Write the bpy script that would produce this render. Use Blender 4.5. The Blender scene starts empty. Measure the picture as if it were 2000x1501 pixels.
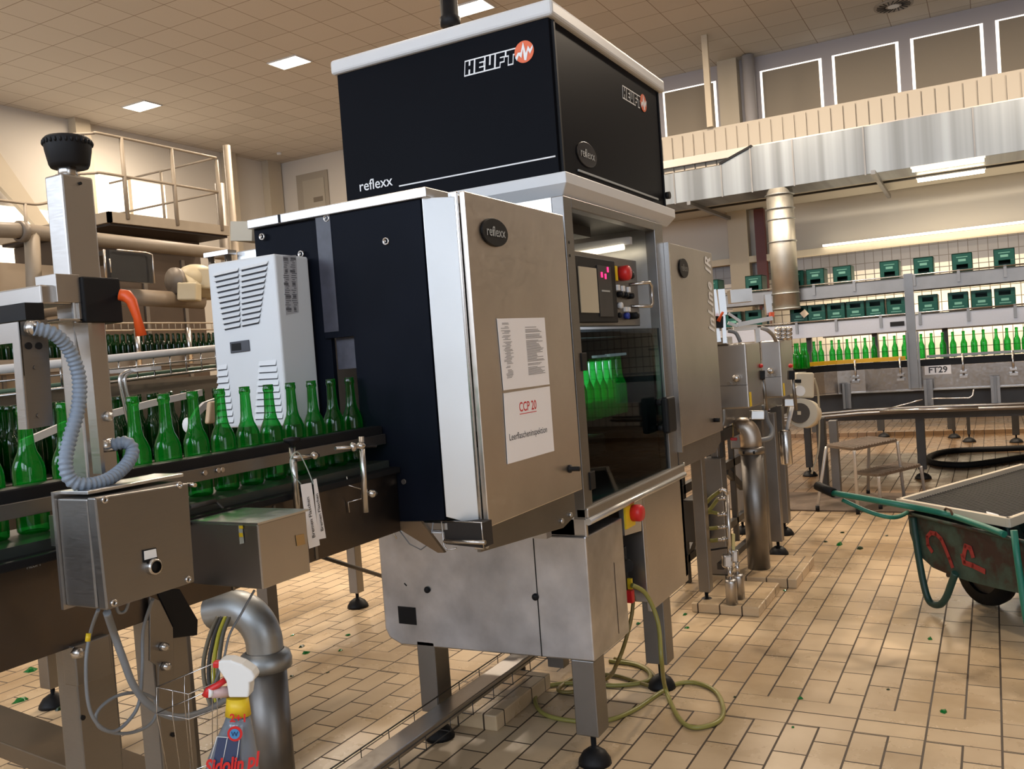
import bpy, bmesh, math, random
from mathutils import Vector, Matrix
random.seed(7)
SC = bpy.context.scene
COL = SC.collection
R, U, F = Vector((0.474874, -0.876966, -0.073662)), Vector((0.062625, -0.049816, 0.996793)), Vector((0.877823, 0.477964, -0.031264))
CAM = Vector((0, 0, 1.6)); FPX = 1733.53

# ---------------------------------------------------------------- camera
cd = bpy.data.cameras.new('camera'); cam = bpy.data.objects.new('camera', cd); COL.objects.link(cam)
cd.sensor_width = 36.0; cd.lens = FPX / 2000 * 36; cd.clip_start = 0.05; cd.clip_end = 100
cam.matrix_world = Matrix(((R.x, U.x, -F.x, 0), (R.y, U.y, -F.y, 0), (R.z, U.z, -F.z, 1.6), (0, 0, 0, 1)))
SC.camera = cam
# ---------------------------------------------------------------- colour management and light
vs = SC.view_settings
vs.view_transform = 'Standard'; vs.look = 'None'; vs.gamma = 1.0; vs.use_curve_mapping = False
vs.exposure = 0.0
SC.cycles.transparent_max_bounces = 24
SC.cycles.max_bounces = 7
SC.cycles.diffuse_bounces = 3
SC.cycles.glossy_bounces = 4
SC.cycles.sample_clamp_indirect = 4.0
SC.cycles.caustics_reflective = False
SC.cycles.caustics_refractive = False
w = bpy.data.worlds.new('world'); SC.world = w; w.use_nodes = True
w.node_tree.nodes['Background'].inputs[0].default_value = (0.75, 0.85, 1.0, 1)
w.node_tree.nodes['Background'].inputs[1].default_value = 1.0
XW, YL, ZC = 17.1, 15.6, 6.84        # far wall, left wall, ceiling
XR, YR = -6.0, -7.0                  # wall behind the camera, right wall

def area(name, loc, rot, sx, sy, watts, col):
    l = bpy.data.lights.new(name, 'AREA'); l.shape = 'RECTANGLE'; l.size = sx; l.size_y = sy
    l.energy = watts; l.color = col
    o = bpy.data.objects.new(name, l); COL.objects.link(o); o.location = loc; o.rotation_euler = rot
    return o
WARM = (1.0, 0.83, 0.645); COOL = (0.66, 0.80, 1.0)
# daylight through the tall windows of the wall behind the camera
for y in (-3.6, 0.0, 3.6, 7.2, 10.8):
    area('window_daylight', (XR + 0.12, y, 4.35), (0, math.radians(-100), 0), 2.2, 2.6, 120, COOL)
# the ceiling luminaires (their panels are built further down)
LAMPS = [(11.74, 13.9), (11.73, 10.2), (11.7, 6.6), (11.7, 3.0), (11.7, -1.0),
         (6.6, 13.9), (6.6, 9.6), (6.6, 5.2), (6.6, 0.8), (6.6, -3.4),
         (1.4, 13.9), (1.4, 9.6), (1.4, 5.2), (1.4, 0.8), (1.4, -3.4), (-3.2, 7), (-3.2, 0)]
for x, y in LAMPS:
    area('luminaire_light', (x, y, ZC - 0.06), (0, 0, 0), 0.6, 0.5, {(11.74, 13.9): 150, (6.6, 13.9): 90, (6.6, 5.2): 215, (6.6, 9.6): 190, (6.6, .8): 50, (6.6, -3.4): 45, (11.7, 3.0): 380, (11.7, -1.0): 430, (-3.2, 7): 10, (-3.2, 0): 8, (1.4, .8): 10, (1.4, -3.4): 14, (1.4, 5.2): 35}.get((x, y), 250 if x > 9 else 150 if x > 3 else 20), WARM)

# ---------------------------------------------------------------- helpers
def at(px, py, X=None, Y=None, Z=None, D=None):
    d = F * FPX + R * (px - 1000) - U * (py - 750.5)
    if X is not None: t = X / d.x
    elif Y is not None: t = Y / d.y
    elif Z is not None: t = (Z - 1.6) / d.z
    else: t = D / FPX
    return CAM + d * t

def wpos(o):
    v = Vector((0, 0, 0))
    while o is not None:
        v += Vector(o.location); o = o.parent
    return v

class M:
    """collects shapes in world coordinates and links them as one mesh object"""
    def __init__(s): s.bm = bmesh.new()
    def faces(s, vs, fs):
        b = [s.bm.verts.new(v) for v in vs]
        for f in fs:
            try: s.bm.faces.new([b[i] for i in f])
            except ValueError: pass
        return s
    def box(s, x0, x1, y0, y1, z0, z1):
        v = [(x, y, z) for x in (x0, x1) for y in (y0, y1) for z in (z0, z1)]
        return s.faces(v, [(0, 1, 3, 2), (4, 6, 7, 5), (0, 4, 5, 1), (2, 3, 7, 6), (0, 2, 6, 4), (1, 5, 7, 3)])
    def slab(s, c, ax, ay, az, hx, hy, hz):
        c, ax, ay, az = Vector(c), Vector(ax).normalized(), Vector(ay).normalized(), Vector(az).normalized()
        v = [c + ax * (i * hx) + ay * (j * hy) + az * (k * hz) for i in (-1, 1) for j in (-1, 1) for k in (-1, 1)]
        return s.faces(v, [(0, 1, 3, 2), (4, 6, 7, 5), (0, 4, 5, 1), (2, 3, 7, 6), (0, 2, 6, 4), (1, 5, 7, 3)])
    def prism(s, pts, axis, a, b):
        """pts: 2D outline in the two other axes (order xyz), extruded along axis from a to b"""
        def mk(p, t):
            return {'X': (t, p[0], p[1]), 'Y': (p[0], t, p[1]), 'Z': (p[0], p[1], t)}[axis]
        n = len(pts)
        v = [mk(p, a) for p in pts] + [mk(p, b) for p in pts]
        return s.faces(v, [tuple(range(n)), tuple(range(2 * n - 1, n - 1, -1))] + [(i, (i + 1) % n, n + (i + 1) % n, n + i) for i in range(n)])
    def poly(s, pts, th):
        """a plate: outline of 3D points, thickness vector th"""
        n = len(pts); th = Vector(th)
        v = [Vector(p) for p in pts] + [Vector(p) + th for p in pts]
        return s.faces(v, [tuple(range(n)), tuple(range(2 * n - 1, n - 1, -1))] + [(i, (i + 1) % n, n + (i + 1) % n, n + i) for i in range(n)])
    def tube(s, path, r, n=10, closed=False, cap=True, rib=0, ribamp=0):
        P = [Vector(p) for p in path]
        rs = r if isinstance(r, (list, tuple)) else [r] * len(P)
        rings = []; up = None
        for i, p in enumerate(P):
            if closed: t = P[(i + 1) % len(P)] - P[i - 1]
            elif i == 0: t = P[1] - P[0]
            elif i == len(P) - 1: t = P[-1] - P[-2]
            else: t = (P[i + 1] - p).normalized() + (p - P[i - 1]).normalized()
            t.normalize()
            if up is None:
                up = Vector((0, 0, 1)) if abs(t.z) < .9 else Vector((1, 0, 0))
            a = up - t * up.dot(t)
            if a.length < 1e-4: a = t.orthogonal()
            a.normalize(); up = a; b = t.cross(a)
            rings.append([s.bm.verts.new(p + (a * math.cos(k * 2 * math.pi / n) + b * math.sin(k * 2 * math.pi / n)) * rs[i]) for k in range(n)])
        m = len(rings)
        for i in range(m if closed else m - 1):
            A, B = rings[i], rings[(i + 1) % m]
            for k in range(n):
                f = s.bm.faces.new([A[k], A[(k + 1) % n], B[(k + 1) % n], B[k]]); f.smooth = True
        if cap and not closed:
            s.bm.faces.new(rings[0][::-1]); s.bm.faces.new(rings[-1])
        return s
    def cyl(s, a, b, r, n=16, r2=None):
        return s.tube([a, b], [r, r if r2 is None else r2], n)
    def lathe(s, prof, c, n=20, axis=(0, 0, 1)):
        """prof: (radius, height) pairs about an axis from c"""
        az = Vector(axis).normalized(); ax = az.orthogonal().normalized(); ay = az.cross(ax); c = Vector(c)
        rings = []
        for r, h in prof:
            if r < 1e-6: rings.append([s.bm.verts.new(c + az * h)] * n)
            else: rings.append([s.bm.verts.new(c + az * h + (ax * math.cos(k * 2 * math.pi / n) + ay * math.sin(k * 2 * math.pi / n)) * r) for k in range(n)])
        for i in range(len(rings) - 1):
            A, B = rings[i], rings[i + 1]
            for k in range(n):
                q = [A[k], A[(k + 1) % n], B[(k + 1) % n], B[k]]
                q = [v for j, v in enumerate(q) if v not in q[:j]]
                if len(q) > 2:
                    try: f = s.bm.faces.new(q); f.smooth = True
                    except ValueError: pass
        return s
    def ell(s, c, rx, ry, rz, n=16):
        c = Vector(c)
        r = bmesh.ops.create_uvsphere(s.bm, u_segments=n, v_segments=max(6, n // 2), radius=1.0)
        for v in r['verts']: v.co = Vector((v.co.x * rx, v.co.y * ry, v.co.z * rz)) + c
        for f in {f for v in r['verts'] for f in v.link_faces}: f.smooth = True
        return s
    def disc(s, c, nrm, r, h, n=24):
        nrm = Vector(nrm).normalized(); return s.cyl(Vector(c), Vector(c) + nrm * h, r, n)
    def obj(s, name, mat, parent=None, bev=0, seg=2):
        bmesh.ops.recalc_face_normals(s.bm, faces=s.bm.faces)
        me = bpy.data.meshes.new(name)
        org = wpos(parent) if parent else Vector((0, 0, 0))
        for v in s.bm.verts: v.co -= org
        s.bm.to_mesh(me); s.bm.free(); me.materials.append(mat)
        o = bpy.data.objects.new(name, me); COL.objects.link(o)
        if parent: o.parent = parent
        if bev:
            b = o.modifiers.new('bevel', 'BEVEL'); b.width = bev; b.segments = seg; b.limit_method = 'ANGLE'; b.angle_limit = math.radians(40)
            b.harden_normals = False
        return o

def tag(o, label=None, cat=None, group=None, kind=None):
    if label: o['label'] = label
    if cat: o['category'] = cat
    if group: o['group'] = group
    if kind: o['kind'] = kind
    return o
def thing(name, label, cat, loc=(0, 0, 0), group=None):
    o = bpy.data.objects.new(name, None); COL.objects.link(o); o.location = loc; o.empty_display_size = .1
    return tag(o, label, cat, group)
def dup(o, loc=None, rz=None, label=None, parent=None):
    c = o.copy(); COL.objects.link(c)
    if parent: c.parent = parent
    for ch in list(o.children): dup(ch, parent=c)
    if loc is not None: c.location = loc
    if rz is not None: c.rotation_euler.z = rz
    if label: c['label'] = label
    return c

_tc = {}
def text(s, name, org, right, up, size, mat, parent, off=0.0, depth=0.0008, xs=1.0, shear=0.0, spacing=1.0, align='CENTER'):
    """lettering as a thin mesh: org = centre of the text, right/up = reading directions"""
    cu = bpy.data.curves.new('t', 'FONT'); cu.body = s; cu.size = 1; cu.extrude = 0.0; cu.offset = off
    cu.align_x = align; cu.align_y = 'CENTER'; cu.shear = shear; cu.space_character = spacing; cu.resolution_u = 3
    to = bpy.data.objects.new('t', cu); COL.objects.link(to)
    bpy.context.view_layer.update()
    me = bpy.data.meshes.new_from_object(to.evaluated_get(bpy.context.evaluated_depsgraph_get()))
    bpy.data.objects.remove(to); bpy.data.curves.remove(cu)
    rt = Vector(right).normalized(); u = Vector(up).normalized(); nn = rt.cross(u); org = Vector(org)
    po = wpos(parent) if parent else Vector((0, 0, 0))
    for v in me.vertices: v.co = org + rt * (v.co.x * size * xs) + u * (v.co.y * size) + nn * depth - po
    me.materials.clear(); me.materials.append(mat); me.name = name
    o = bpy.data.objects.new(name, me); COL.objects.link(o)
    if parent: o.parent = parent
    return o

# ---------------------------------------------------------------- materials
def newmat(name):
    m = bpy.data.materials.new(name); m.use_nodes = True
    return m, m.node_tree, m.node_tree.nodes['Principled BSDF']
def plain(name, col, rough=.5, metal=0.0, spec=.5, emit=None, es=0, var=0.0, vscale=6, bump=0.0, coat=0):
    m, nt, p = newmat(name)
    p.inputs['Base Color'].default_value = (*col, 1); p.inputs['Roughness'].default_value = rough
    p.inputs['Metallic'].default_value = metal; p.inputs['Specular IOR Level'].default_value = spec
    if coat: p.inputs['Coat Weight'].default_value = coat
    if emit: p.inputs['Emission Color'].default_value = (*emit, 1); p.inputs['Emission Strength'].default_value = es
    if var or bump:
        tc = nt.nodes.new('ShaderNodeTexCoord'); n = nt.nodes.new('ShaderNodeTexNoise')
        n.inputs['Scale'].default_value = vscale; n.inputs['Detail'].default_value = 5
        nt.links.new(tc.outputs['Object'], n.inputs['Vector'])
        if var:
            mx = nt.nodes.new('ShaderNodeMix'); mx.data_type = 'RGBA'
            mx.inputs['A'].default_value = tuple(c * (1 - var) for c in col) + (1,)
            mx.inputs['B'].default_value = tuple(min(1, c * (1 + var)) for c in col) + (1,)
            nt.links.new(n.outputs['Fac'], mx.inputs['Factor']); nt.links.new(mx.outputs['Result'], p.inputs['Base Color'])
        if bump:
            b = nt.nodes.new('ShaderNodeBump'); b.inputs['Strength'].default_value = bump; b.inputs['Distance'].default_value = .01
            nt.links.new(n.outputs['Fac'], b.inputs['Height']); nt.links.new(b.outputs['Normal'], p.inputs['Normal'])
    return m
def steel(name, col=(.50, .475, .45), rough=.34, dirt=.25, stretch=(1, 1, 14), scale=3.0, wave=.15):
    """brushed stainless sheet: smudged colour, streaky roughness, faint waviness"""
    m, nt, p = newmat(name); L = nt.links.new
    tc = nt.nodes.new('ShaderNodeTexCoord'); mp = nt.nodes.new('ShaderNodeMapping')
    mp.inputs['Scale'].default_value = stretch; L(tc.outputs['Object'], mp.inputs['Vector'])
    n1 = nt.nodes.new('ShaderNodeTexNoise'); n1.inputs['Scale'].default_value = scale; n1.inputs['Detail'].default_value = 6
    n2 = nt.nodes.new('ShaderNodeTexNoise'); n2.inputs['Scale'].default_value = 40; n2.inputs['Detail'].default_value = 4
    n3 = nt.nodes.new('ShaderNodeTexNoise'); n3.inputs['Scale'].default_value = 2.2; n3.inputs['Detail'].default_value = 3
    L(tc.outputs['Object'], n1.inputs['Vector']); L(mp.outputs['Vector'], n2.inputs['Vector']); L(tc.outputs['Object'], n3.inputs['Vector'])
    mx = nt.nodes.new('ShaderNodeMix'); mx.data_type = 'RGBA'
    mx.inputs['A'].default_value = tuple(c * (1 - dirt) for c in col) + (1,); mx.inputs['B'].default_value = tuple(min(1, c * (1 + dirt * .5)) for c in col) + (1,)
    L(n1.outputs['Fac'], mx.inputs['Factor']); L(mx.outputs['Result'], p.inputs['Base Color'])
    mr = nt.nodes.new('ShaderNodeMapRange'); mr.inputs['To Min'].default_value = rough - .1; mr.inputs['To Max'].default_value = rough + .12
    L(n2.outputs['Fac'], mr.inputs['Value']); L(mr.outputs['Result'], p.inputs['Roughness'])
    b = nt.nodes.new('ShaderNodeBump'); b.inputs['Strength'].default_value = wave; b.inputs['Distance'].default_value = .02
    L(n3.outputs['Fac'], b.inputs['Height']); L(b.outputs['Normal'], p.inputs['Normal'])
    p.inputs['Metallic'].default_value = 1
    return m
def glassy(name, col, gl=.05, refl=1.0, dens=None, tl=.20):
    """thin hollow glass: coloured see-through plus a mirror film"""
    m = bpy.data.materials.new(name); m.use_nodes = True; nt = m.node_tree; nt.nodes.clear(); L = nt.links.new
    out = nt.nodes.new('ShaderNodeOutputMaterial'); t = nt.nodes.new('ShaderNodeBsdfTransparent'); g = nt.nodes.new('ShaderNodeBsdfGlossy')
    g.inputs['Roughness'].default_value = gl; mix = nt.nodes.new('ShaderNodeMixShader'); fr = nt.nodes.new('ShaderNodeFresnel'); fr.inputs['IOR'].default_value = 1.5 if dens or refl == 1.0 else 1.0 + .5 * refl
    t.inputs['Color'].default_value = (*col, 1)
    if dens:   # walls seen edge-on are longer paths through the glass
        lw = nt.nodes.new('ShaderNodeLayerWeight'); lw.inputs['Blend'].default_value = .35
        mx = nt.nodes.new('ShaderNodeMix'); mx.data_type = 'RGBA'
        mx.inputs['A'].default_value = (*col, 1); mx.inputs['B'].default_value = (*dens, 1)
        L(lw.outputs['Facing'], mx.inputs['Factor']); L(mx.outputs['Result'], t.inputs['Color'])
        d = nt.nodes.new('ShaderNodeBsdfTranslucent'); d.inputs['Color'].default_value = (.06, .75, .16, 1)
        m2 = nt.nodes.new('ShaderNodeMixShader'); m2.inputs['Fac'].default_value = tl
        L(t.outputs[0], m2.inputs[1]); L(d.outputs[0], m2.inputs[2]); base = m2.outputs[0]
    else: base = t.outputs[0]
    ge = nt.nodes.new('ShaderNodeNewGeometry'); inv = nt.nodes.new('ShaderNodeMath'); inv.operation = 'SUBTRACT'; inv.inputs[0].default_value = 1; L(ge.outputs['Backfacing'], inv.inputs[1])
    ml = nt.nodes.new('ShaderNodeMath'); ml.operation = 'MULTIPLY'; L(fr.outputs[0], ml.inputs[0]); L(inv.outputs[0], ml.inputs[1])   # only the outer face mirrors
    L(ml.outputs[0], mix.inputs['Fac']); L(base, mix.inputs[1]); L(g.outputs[0], mix.inputs[2]); L(mix.outputs[0], out.inputs['Surface'])
    return m
STEEL = steel('stainless_sheet')
STEELD = steel('stainless_dull', (.27, .258, .245), .40, .3)
STEELB = steel('stainless_bright', (.66, .67, .68), .33, .12, wave=.05)
STEELBASE = steel('stainless_smudged', (.64, .64, .66), .36, .55, (1, 1, 1), 7, .7)
CHROME = plain('polished_steel', (.55, .53, .51), .25, 1)
GALV = steel('galvanised', (.42, .44, .45), .45, .25, (1, 1, 1), 8, .1)
PIPE = steel('steel_pipe', (.25, .235, .22), .42, .3, (1, 1, 1), 6, .1)
DARKST = plain('dark_steel', (.07, .065, .06), .5, .6, var=.3)
BLACKP = plain('black_cover', (.0055, .007, .012), .45, 0, .05, var=.5, vscale=3)
HOODB = plain('black_hood_paint', (.005, .0055, .008), .38, 0, .035, var=.2, vscale=2)
BLACK = plain('black_plastic', (.010, .010, .011), .5, spec=.2)
RUBBER = plain('black_rubber', (.008, .008, .008), .65, spec=.2)
WHITEP = plain('white_paint', (.68, .68, .68), .4, var=.03)
ACW = plain('light_grey_enamel', (.68, .70, .72), .35)
CREAM = plain('cream_paint', (.52, .45, .34), .55, var=.06, vscale=2)
CREAMW = plain('cream_wall', (.56, .51, .44), .8, var=.04, vscale=.6)
PAPER = plain('paper', (.90, .87, .87), .6)
RED = plain('red', (.62, .02, .02), .4)
REDPAINT = plain('faded_red_paint', (.30, .03, .025), .6, var=.5, vscale=30)
ORANGE = plain('orange_plastic', (.80, .10, .015), .4)
YELLOW = plain('yellow', (.80, .55, .02), .45)
WHITE = plain('white_print', (.85, .85, .85), .5)
GREYPR = plain('grey_print', (.40, .42, .42), .4)
INK = plain('ink', (.03, .03, .035), .6)
HOSE = plain('corrugated_grey_conduit', (.22, .27, .34), .5)
CABLE = plain('grey_cable', (.20, .21, .22), .5)
GHOSE = plain('yellow_green_hose', (.27, .245, .06), .4)
GREENT = plain('green_tube_paint', (.015, .17, .115), .45, var=.25, vscale=8)
CRATEG = plain('green_crate_plastic', (.002, .055, .040), .4, spec=.3)
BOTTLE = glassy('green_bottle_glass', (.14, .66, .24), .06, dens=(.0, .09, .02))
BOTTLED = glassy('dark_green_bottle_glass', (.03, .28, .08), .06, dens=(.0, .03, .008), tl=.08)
DOORST = steel('door_stainless', (.72, .665, .61), .33, .2, (1, 1, 1), 4, .12)
DGLASS = glassy('dark_tinted_glass', (.30, .34, .36), .02, refl=.25)
# ================================================================ THE ROOM
def tiled_floor():
    m, nt, p = newmat('floor_tiles'); L = nt.links.new; N = nt.nodes.new
    g = N('ShaderNodeNewGeometry'); sp = N('ShaderNodeSeparateXYZ'); L(g.outputs['Position'], sp.inputs[0])
    def brick(u, v, du, dv):
        cx = N('ShaderNodeCombineXYZ')
        a = N('ShaderNodeMath'); a.operation = 'ADD'; a.inputs[1].default_value = du; L(u, a.inputs[0]); L(a.outputs[0], cx.inputs[0])
        b = N('ShaderNodeMath'); b.operation = 'ADD'; b.inputs[1].default_value = dv; L(v, b.inputs[0]); L(b.outputs[0], cx.inputs[1])
        t = N('ShaderNodeTexBrick'); t.inputs['Scale'].default_value = 1; t.inputs['Brick Width'].default_value = .262; t.inputs['Row Height'].default_value = .1312
        t.inputs['Mortar Size'].default_value = .0045; t.inputs['Mortar Smooth'].default_value = .2; t.inputs['Bias'].default_value = 0
        t.offset = .5; t.squash = 1
        t.inputs['Color1'].default_value = (.68, .52, .33, 1); t.inputs['Color2'].default_value = (.57, .425, .265, 1); t.inputs['Mortar'].default_value = (.06, .038, .022, 1)
        L(cx.outputs[0], t.inputs['Vector']); return t
    t1 = brick(sp.outputs['X'], sp.outputs['Y'], 26.2 - 3.945, 13.12 - .0465)
    t2 = brick(sp.outputs['Y'], sp.outputs['X'], 26.2 - .0465, 13.12 - 3.69)
    t2.offset = 0
    # a double course laid crosswise at x 3.69 .. 3.945
    mr = N('ShaderNodeMath'); mr.operation = 'COMPARE'; mr.inputs[1].default_value = 3.8175; mr.inputs[2].default_value = .1285; L(sp.outputs['X'], mr.inputs[0])
    mx = N('ShaderNodeMix'); mx.data_type = 'RGBA'; L(mr.outputs[0], mx.inputs['Factor']); L(t1.outputs['Color'], mx.inputs['A']); L(t2.outputs['Color'], mx.inputs['B'])
    mf = N('ShaderNodeMix'); L(mr.outputs[0], mf.inputs['Factor']); L(t1.outputs['Fac'], mf.inputs['A']); L(t2.outputs['Fac'], mf.inputs['B'])
    n = N('ShaderNodeTexNoise'); n.inputs['Scale'].default_value = 1.1; n.inputs['Detail'].default_value = 8; n.inputs['Roughness'].default_value = .6; L(g.outputs['Position'], n.inputs['Vector'])
    cr = N('ShaderNodeValToRGB'); cr.color_ramp.elements[0].position = .36; cr.color_ramp.elements[0].color = (.70, .64, .57, 1)
    cr.color_ramp.elements[1].position = .6; cr.color_ramp.elements[1].color = (1.02, 1.0, .98, 1); L(n.outputs['Fac'], cr.inputs['Fac'])
    mm = N('ShaderNodeMix'); mm.data_type = 'RGBA'; mm.blend_type = 'MULTIPLY'; mm.inputs['Factor'].default_value = .75
    L(mx.outputs['Result'], mm.inputs['A']); L(cr.outputs['Color'], mm.inputs['B'])
    # the far floor near the bottle loop turns dark brown along a noisy edge
    n2 = N('ShaderNodeTexNoise'); n2.inputs['Scale'].default_value = .7; n2.inputs['Detail'].default_value = 6; L(g.outputs['Position'], n2.inputs['Vector'])
    ad = N('ShaderNodeMath'); ad.operation = 'MULTIPLY_ADD'; ad.inputs[1].default_value = 3.0; L(n2.outputs['Fac'], ad.inputs[0]); L(sp.outputs['X'], ad.inputs[2])
    wr = N('ShaderNodeMapRange'); wr.inputs['From Min'].default_value = 9.1; wr.inputs['From Max'].default_value = 10.6; wr.inputs['To Max'].default_value = .9; L(ad.outputs[0], wr.inputs['Value'])
    wm = N('ShaderNodeMix'); wm.data_type = 'RGBA'; wm.blend_type = 'MULTIPLY'; wm.inputs['B'].default_value = (.20, .14, .09, 1)
    L(wr.outputs['Result'], wm.inputs['Factor']); L(mm.outputs['Result'], wm.inputs['A'])
    L(wm.outputs['Result'], p.inputs['Base Color'])
    rr = N('ShaderNodeMapRange'); rr.inputs['From Min'].default_value = .35; rr.inputs['From Max'].default_value = .65; rr.inputs['To Min'].default_value = .16; rr.inputs['To Max'].default_value = .42
    L(n.outputs['Fac'], rr.inputs['Value']); ra = N('ShaderNodeMath'); ra.operation = 'MULTIPLY_ADD'; ra.inputs[1].default_value = .4; L(mf.outputs['Result'], ra.inputs[0]); L(rr.outputs['Result'], ra.inputs[2])
    L(ra.outputs[0], p.inputs['Roughness'])
    b = N('ShaderNodeBump'); b.invert = True; b.inputs['Strength'].default_value = .5; b.inputs['Distance'].default_value = .004
    L(mf.outputs['Result'], b.inputs['Height']); L(b.outputs['Normal'], p.inputs['Normal'])
    return m
def ceiling_tiles():
    m, nt, p = newmat('ceiling_tiles'); L = nt.links.new; N = nt.nodes.new
    g = N('ShaderNodeNewGeometry'); mp = N('ShaderNodeMapping'); mp.inputs['Location'].default_value = (61.5 - 8.88, 61.5 - 9.28, 0); L(g.outputs['Position'], mp.inputs['Vector'])
    t = N('ShaderNodeTexBrick'); t.offset = 0; t.inputs['Scale'].default_value = 1; t.inputs['Brick Width'].default_value = .615; t.inputs['Row Height'].default_value = .615
    t.inputs['Mortar Size'].default_value = .007; t.inputs['Mortar Smooth'].default_value = .3
    t.inputs['Color1'].default_value = (.62, .58, .52, 1); t.inputs['Color2'].default_value = (.52, .485, .43, 1); t.inputs['Bias'].default_value = -.55; t.inputs['Mortar'].default_value = (.26, .20, .15, 1)
    L(mp.outputs[0], t.inputs['Vector']); L(t.outputs['Color'], p.inputs['Base Color']); p.inputs['Roughness'].default_value = .8
    return m
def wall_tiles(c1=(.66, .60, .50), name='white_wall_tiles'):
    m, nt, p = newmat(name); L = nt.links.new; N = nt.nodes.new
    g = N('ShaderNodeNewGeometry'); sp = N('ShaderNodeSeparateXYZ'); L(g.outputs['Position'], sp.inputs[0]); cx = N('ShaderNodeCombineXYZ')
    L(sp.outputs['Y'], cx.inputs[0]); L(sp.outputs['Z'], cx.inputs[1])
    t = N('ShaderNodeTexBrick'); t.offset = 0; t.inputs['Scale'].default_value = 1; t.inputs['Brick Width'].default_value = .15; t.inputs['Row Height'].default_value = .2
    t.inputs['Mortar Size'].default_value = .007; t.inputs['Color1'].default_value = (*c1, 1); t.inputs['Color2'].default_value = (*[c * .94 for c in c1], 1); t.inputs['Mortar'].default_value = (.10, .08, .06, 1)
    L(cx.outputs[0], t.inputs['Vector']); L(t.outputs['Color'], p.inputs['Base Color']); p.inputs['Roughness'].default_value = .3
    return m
FLOORM = tiled_floor()
def struct(name, m, mat, bev=0):
    o = m.obj(name, mat, None, bev); o['kind'] = 'structure'; return o
struct('floor', M().box(XR, XW, YR, YL, -.1, 0), FLOORM)
struct('ceiling', M().box(XR, XW, YR, YL, ZC, ZC + .1), ceiling_tiles())
WALLG = plain('grey_violet_wall', (.43, .405, .42), .8, var=.03, vscale=.5)
WALLW = plain('warm_white_wall', (.62, .58, .52), .8, var=.04, vscale=.5)
struct('wall_back', M().box(XW, XW + .15, YR, YL, 3.12, ZC), WALLW)
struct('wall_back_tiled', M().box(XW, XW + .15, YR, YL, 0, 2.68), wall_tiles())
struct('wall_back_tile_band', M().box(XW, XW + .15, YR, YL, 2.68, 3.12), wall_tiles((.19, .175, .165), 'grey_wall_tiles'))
struct('wall_left', M().box(XR, XW, YL, YL + .15, 0, ZC), WALLW)
BBW = plain('brown_beige_wall', (.27, .235, .195), .8)
struct('wall_right', M().box(XR, -5.0, YR - .15, YR, 0, ZC).box(-1.2, XW, YR - .15, YR, 0, ZC).box(-5.0, -1.2, YR - .15, YR, 0, .3).box(-5.0, -1.2, YR - .15, YR, 4.6, ZC), BBW)
# wall behind the camera: five openings with daylight panes
m = M(); ys = [-3.6, 0.0, 3.6, 7.2, 10.8]; prev = YR
for y in ys:
    m.box(XR - .15, XR, prev, y - 1.4, 0, ZC); m.box(XR - .15, XR, y - 1.4, y + 1.4, 0, 2.4); m.box(XR - .15, XR, y - 1.4, y + 1.4, 5.6, ZC); prev = y + 1.4
m.box(XR - .15, XR, prev, YL, 0, ZC)
struct('wall_rear', m, WALLW)
PANE = plain('daylight_pane', (.8, .85, .9), .3, emit=(.80, .88, 1.0), es=2.2)
for i, y in enumerate(ys):
    o = struct('window_%d' % (i + 20), M().box(XR - .12, XR - .08, y - 1.4, y + 1.4, 2.4, 5.6), PANE)
    fr = M()
    for a in (-1.4, -.03, 1.34): fr.box(XR - .08, XR - .03, y + a, y + a + .06, 2.4, 5.6)
    for z in (2.4, 4.0, 5.54): fr.box(XR - .08, XR - .03, y - 1.4, y + 1.4, z, z + .06)
    fr.obj('window_frame', WHITEP, o)
o = struct('window_30', M().box(-5.0, -1.2, YR - .12, YR - .08, .3, 4.6), plain('added_pane_glow', (.8, .85, .9), .3, emit=(.78, .88, 1.0), es=2.0))  # unseen bright pane added for the chamfer panel to mirror
M().box(-3.14, -3.06, YR - .08, YR - .03, .3, 4.6).box(-5.0, -1.2, YR - .08, YR - .03, 2.4, 2.48).obj('window_frame', WHITEP, o)
# high windows of the far wall with closed roller blinds and light leaking round them
BLIND = plain('brown_roller_blind', (.33, .28, .215), .9)
LEAK = plain('daylight_gap', (.9, .9, .85), .5, emit=(1, .93, .82), es=1.6)
WD = [(5.46, 4.40), (3.57, 2.47), (2.29, 1.19), (1.0, -.11), (-.29, -1.39)]
for i, (a, b) in enumerate(WD):
    o = struct('window_%d' % (i + 1), M().box(XW - .012, XW, b, a, 5.3, 6.56), LEAK)
    M().box(XW - .05, XW - .02, b + .05, a - .05, 5.25, 6.525).obj('roller_blind', BLIND, o)
struct('wall_back_upper', M().box(XW - .008, XW - .001, -6.9, 6.2, 4.9, ZC - .001), WALLG)
# ledge with a light strip, door, columns
struct('trim_1', M().box(XW - .22, XW - .001, -6.9, 6.0, 3.03, 3.15), plain('cream_ledge', (.66, .58, .44), .6), .005)
struct('column_far', M().box(16.85, 17.09, 3.94, 4.30, 0, ZC - .001), CREAM)['kind'] = 'structure'
SC.objects['column_far'].name = 'trim_2'
struct('trim_3', M().box(15.25, 15.33, 4.03, 4.13, 5.28, ZC - .001), CREAM)
for i, (a, b, x0) in enumerate([(11.39, 11.72, 0), (15.28, 15.55, 0), (16.6, 17.05, 0), (5.2, 5.55, 0)]):
    struct('trim_%d' % (i + 4), M().box(a, b, YL - .22, YL - .001, 0, ZC - .001), CREAM)
d = struct('door_1', M().box(XW - .04, XW - .001, 13.95, 14.93, 4.2, 6.45), plain('beige_door_frame', (.36, .32, .26), .6))
M().box(XW - .06, XW - .04, 14.05, 14.72, 4.25, 6.28).obj('door_leaf', plain('beige_door_leaf', (.42, .38, .31), .6), d)
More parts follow.
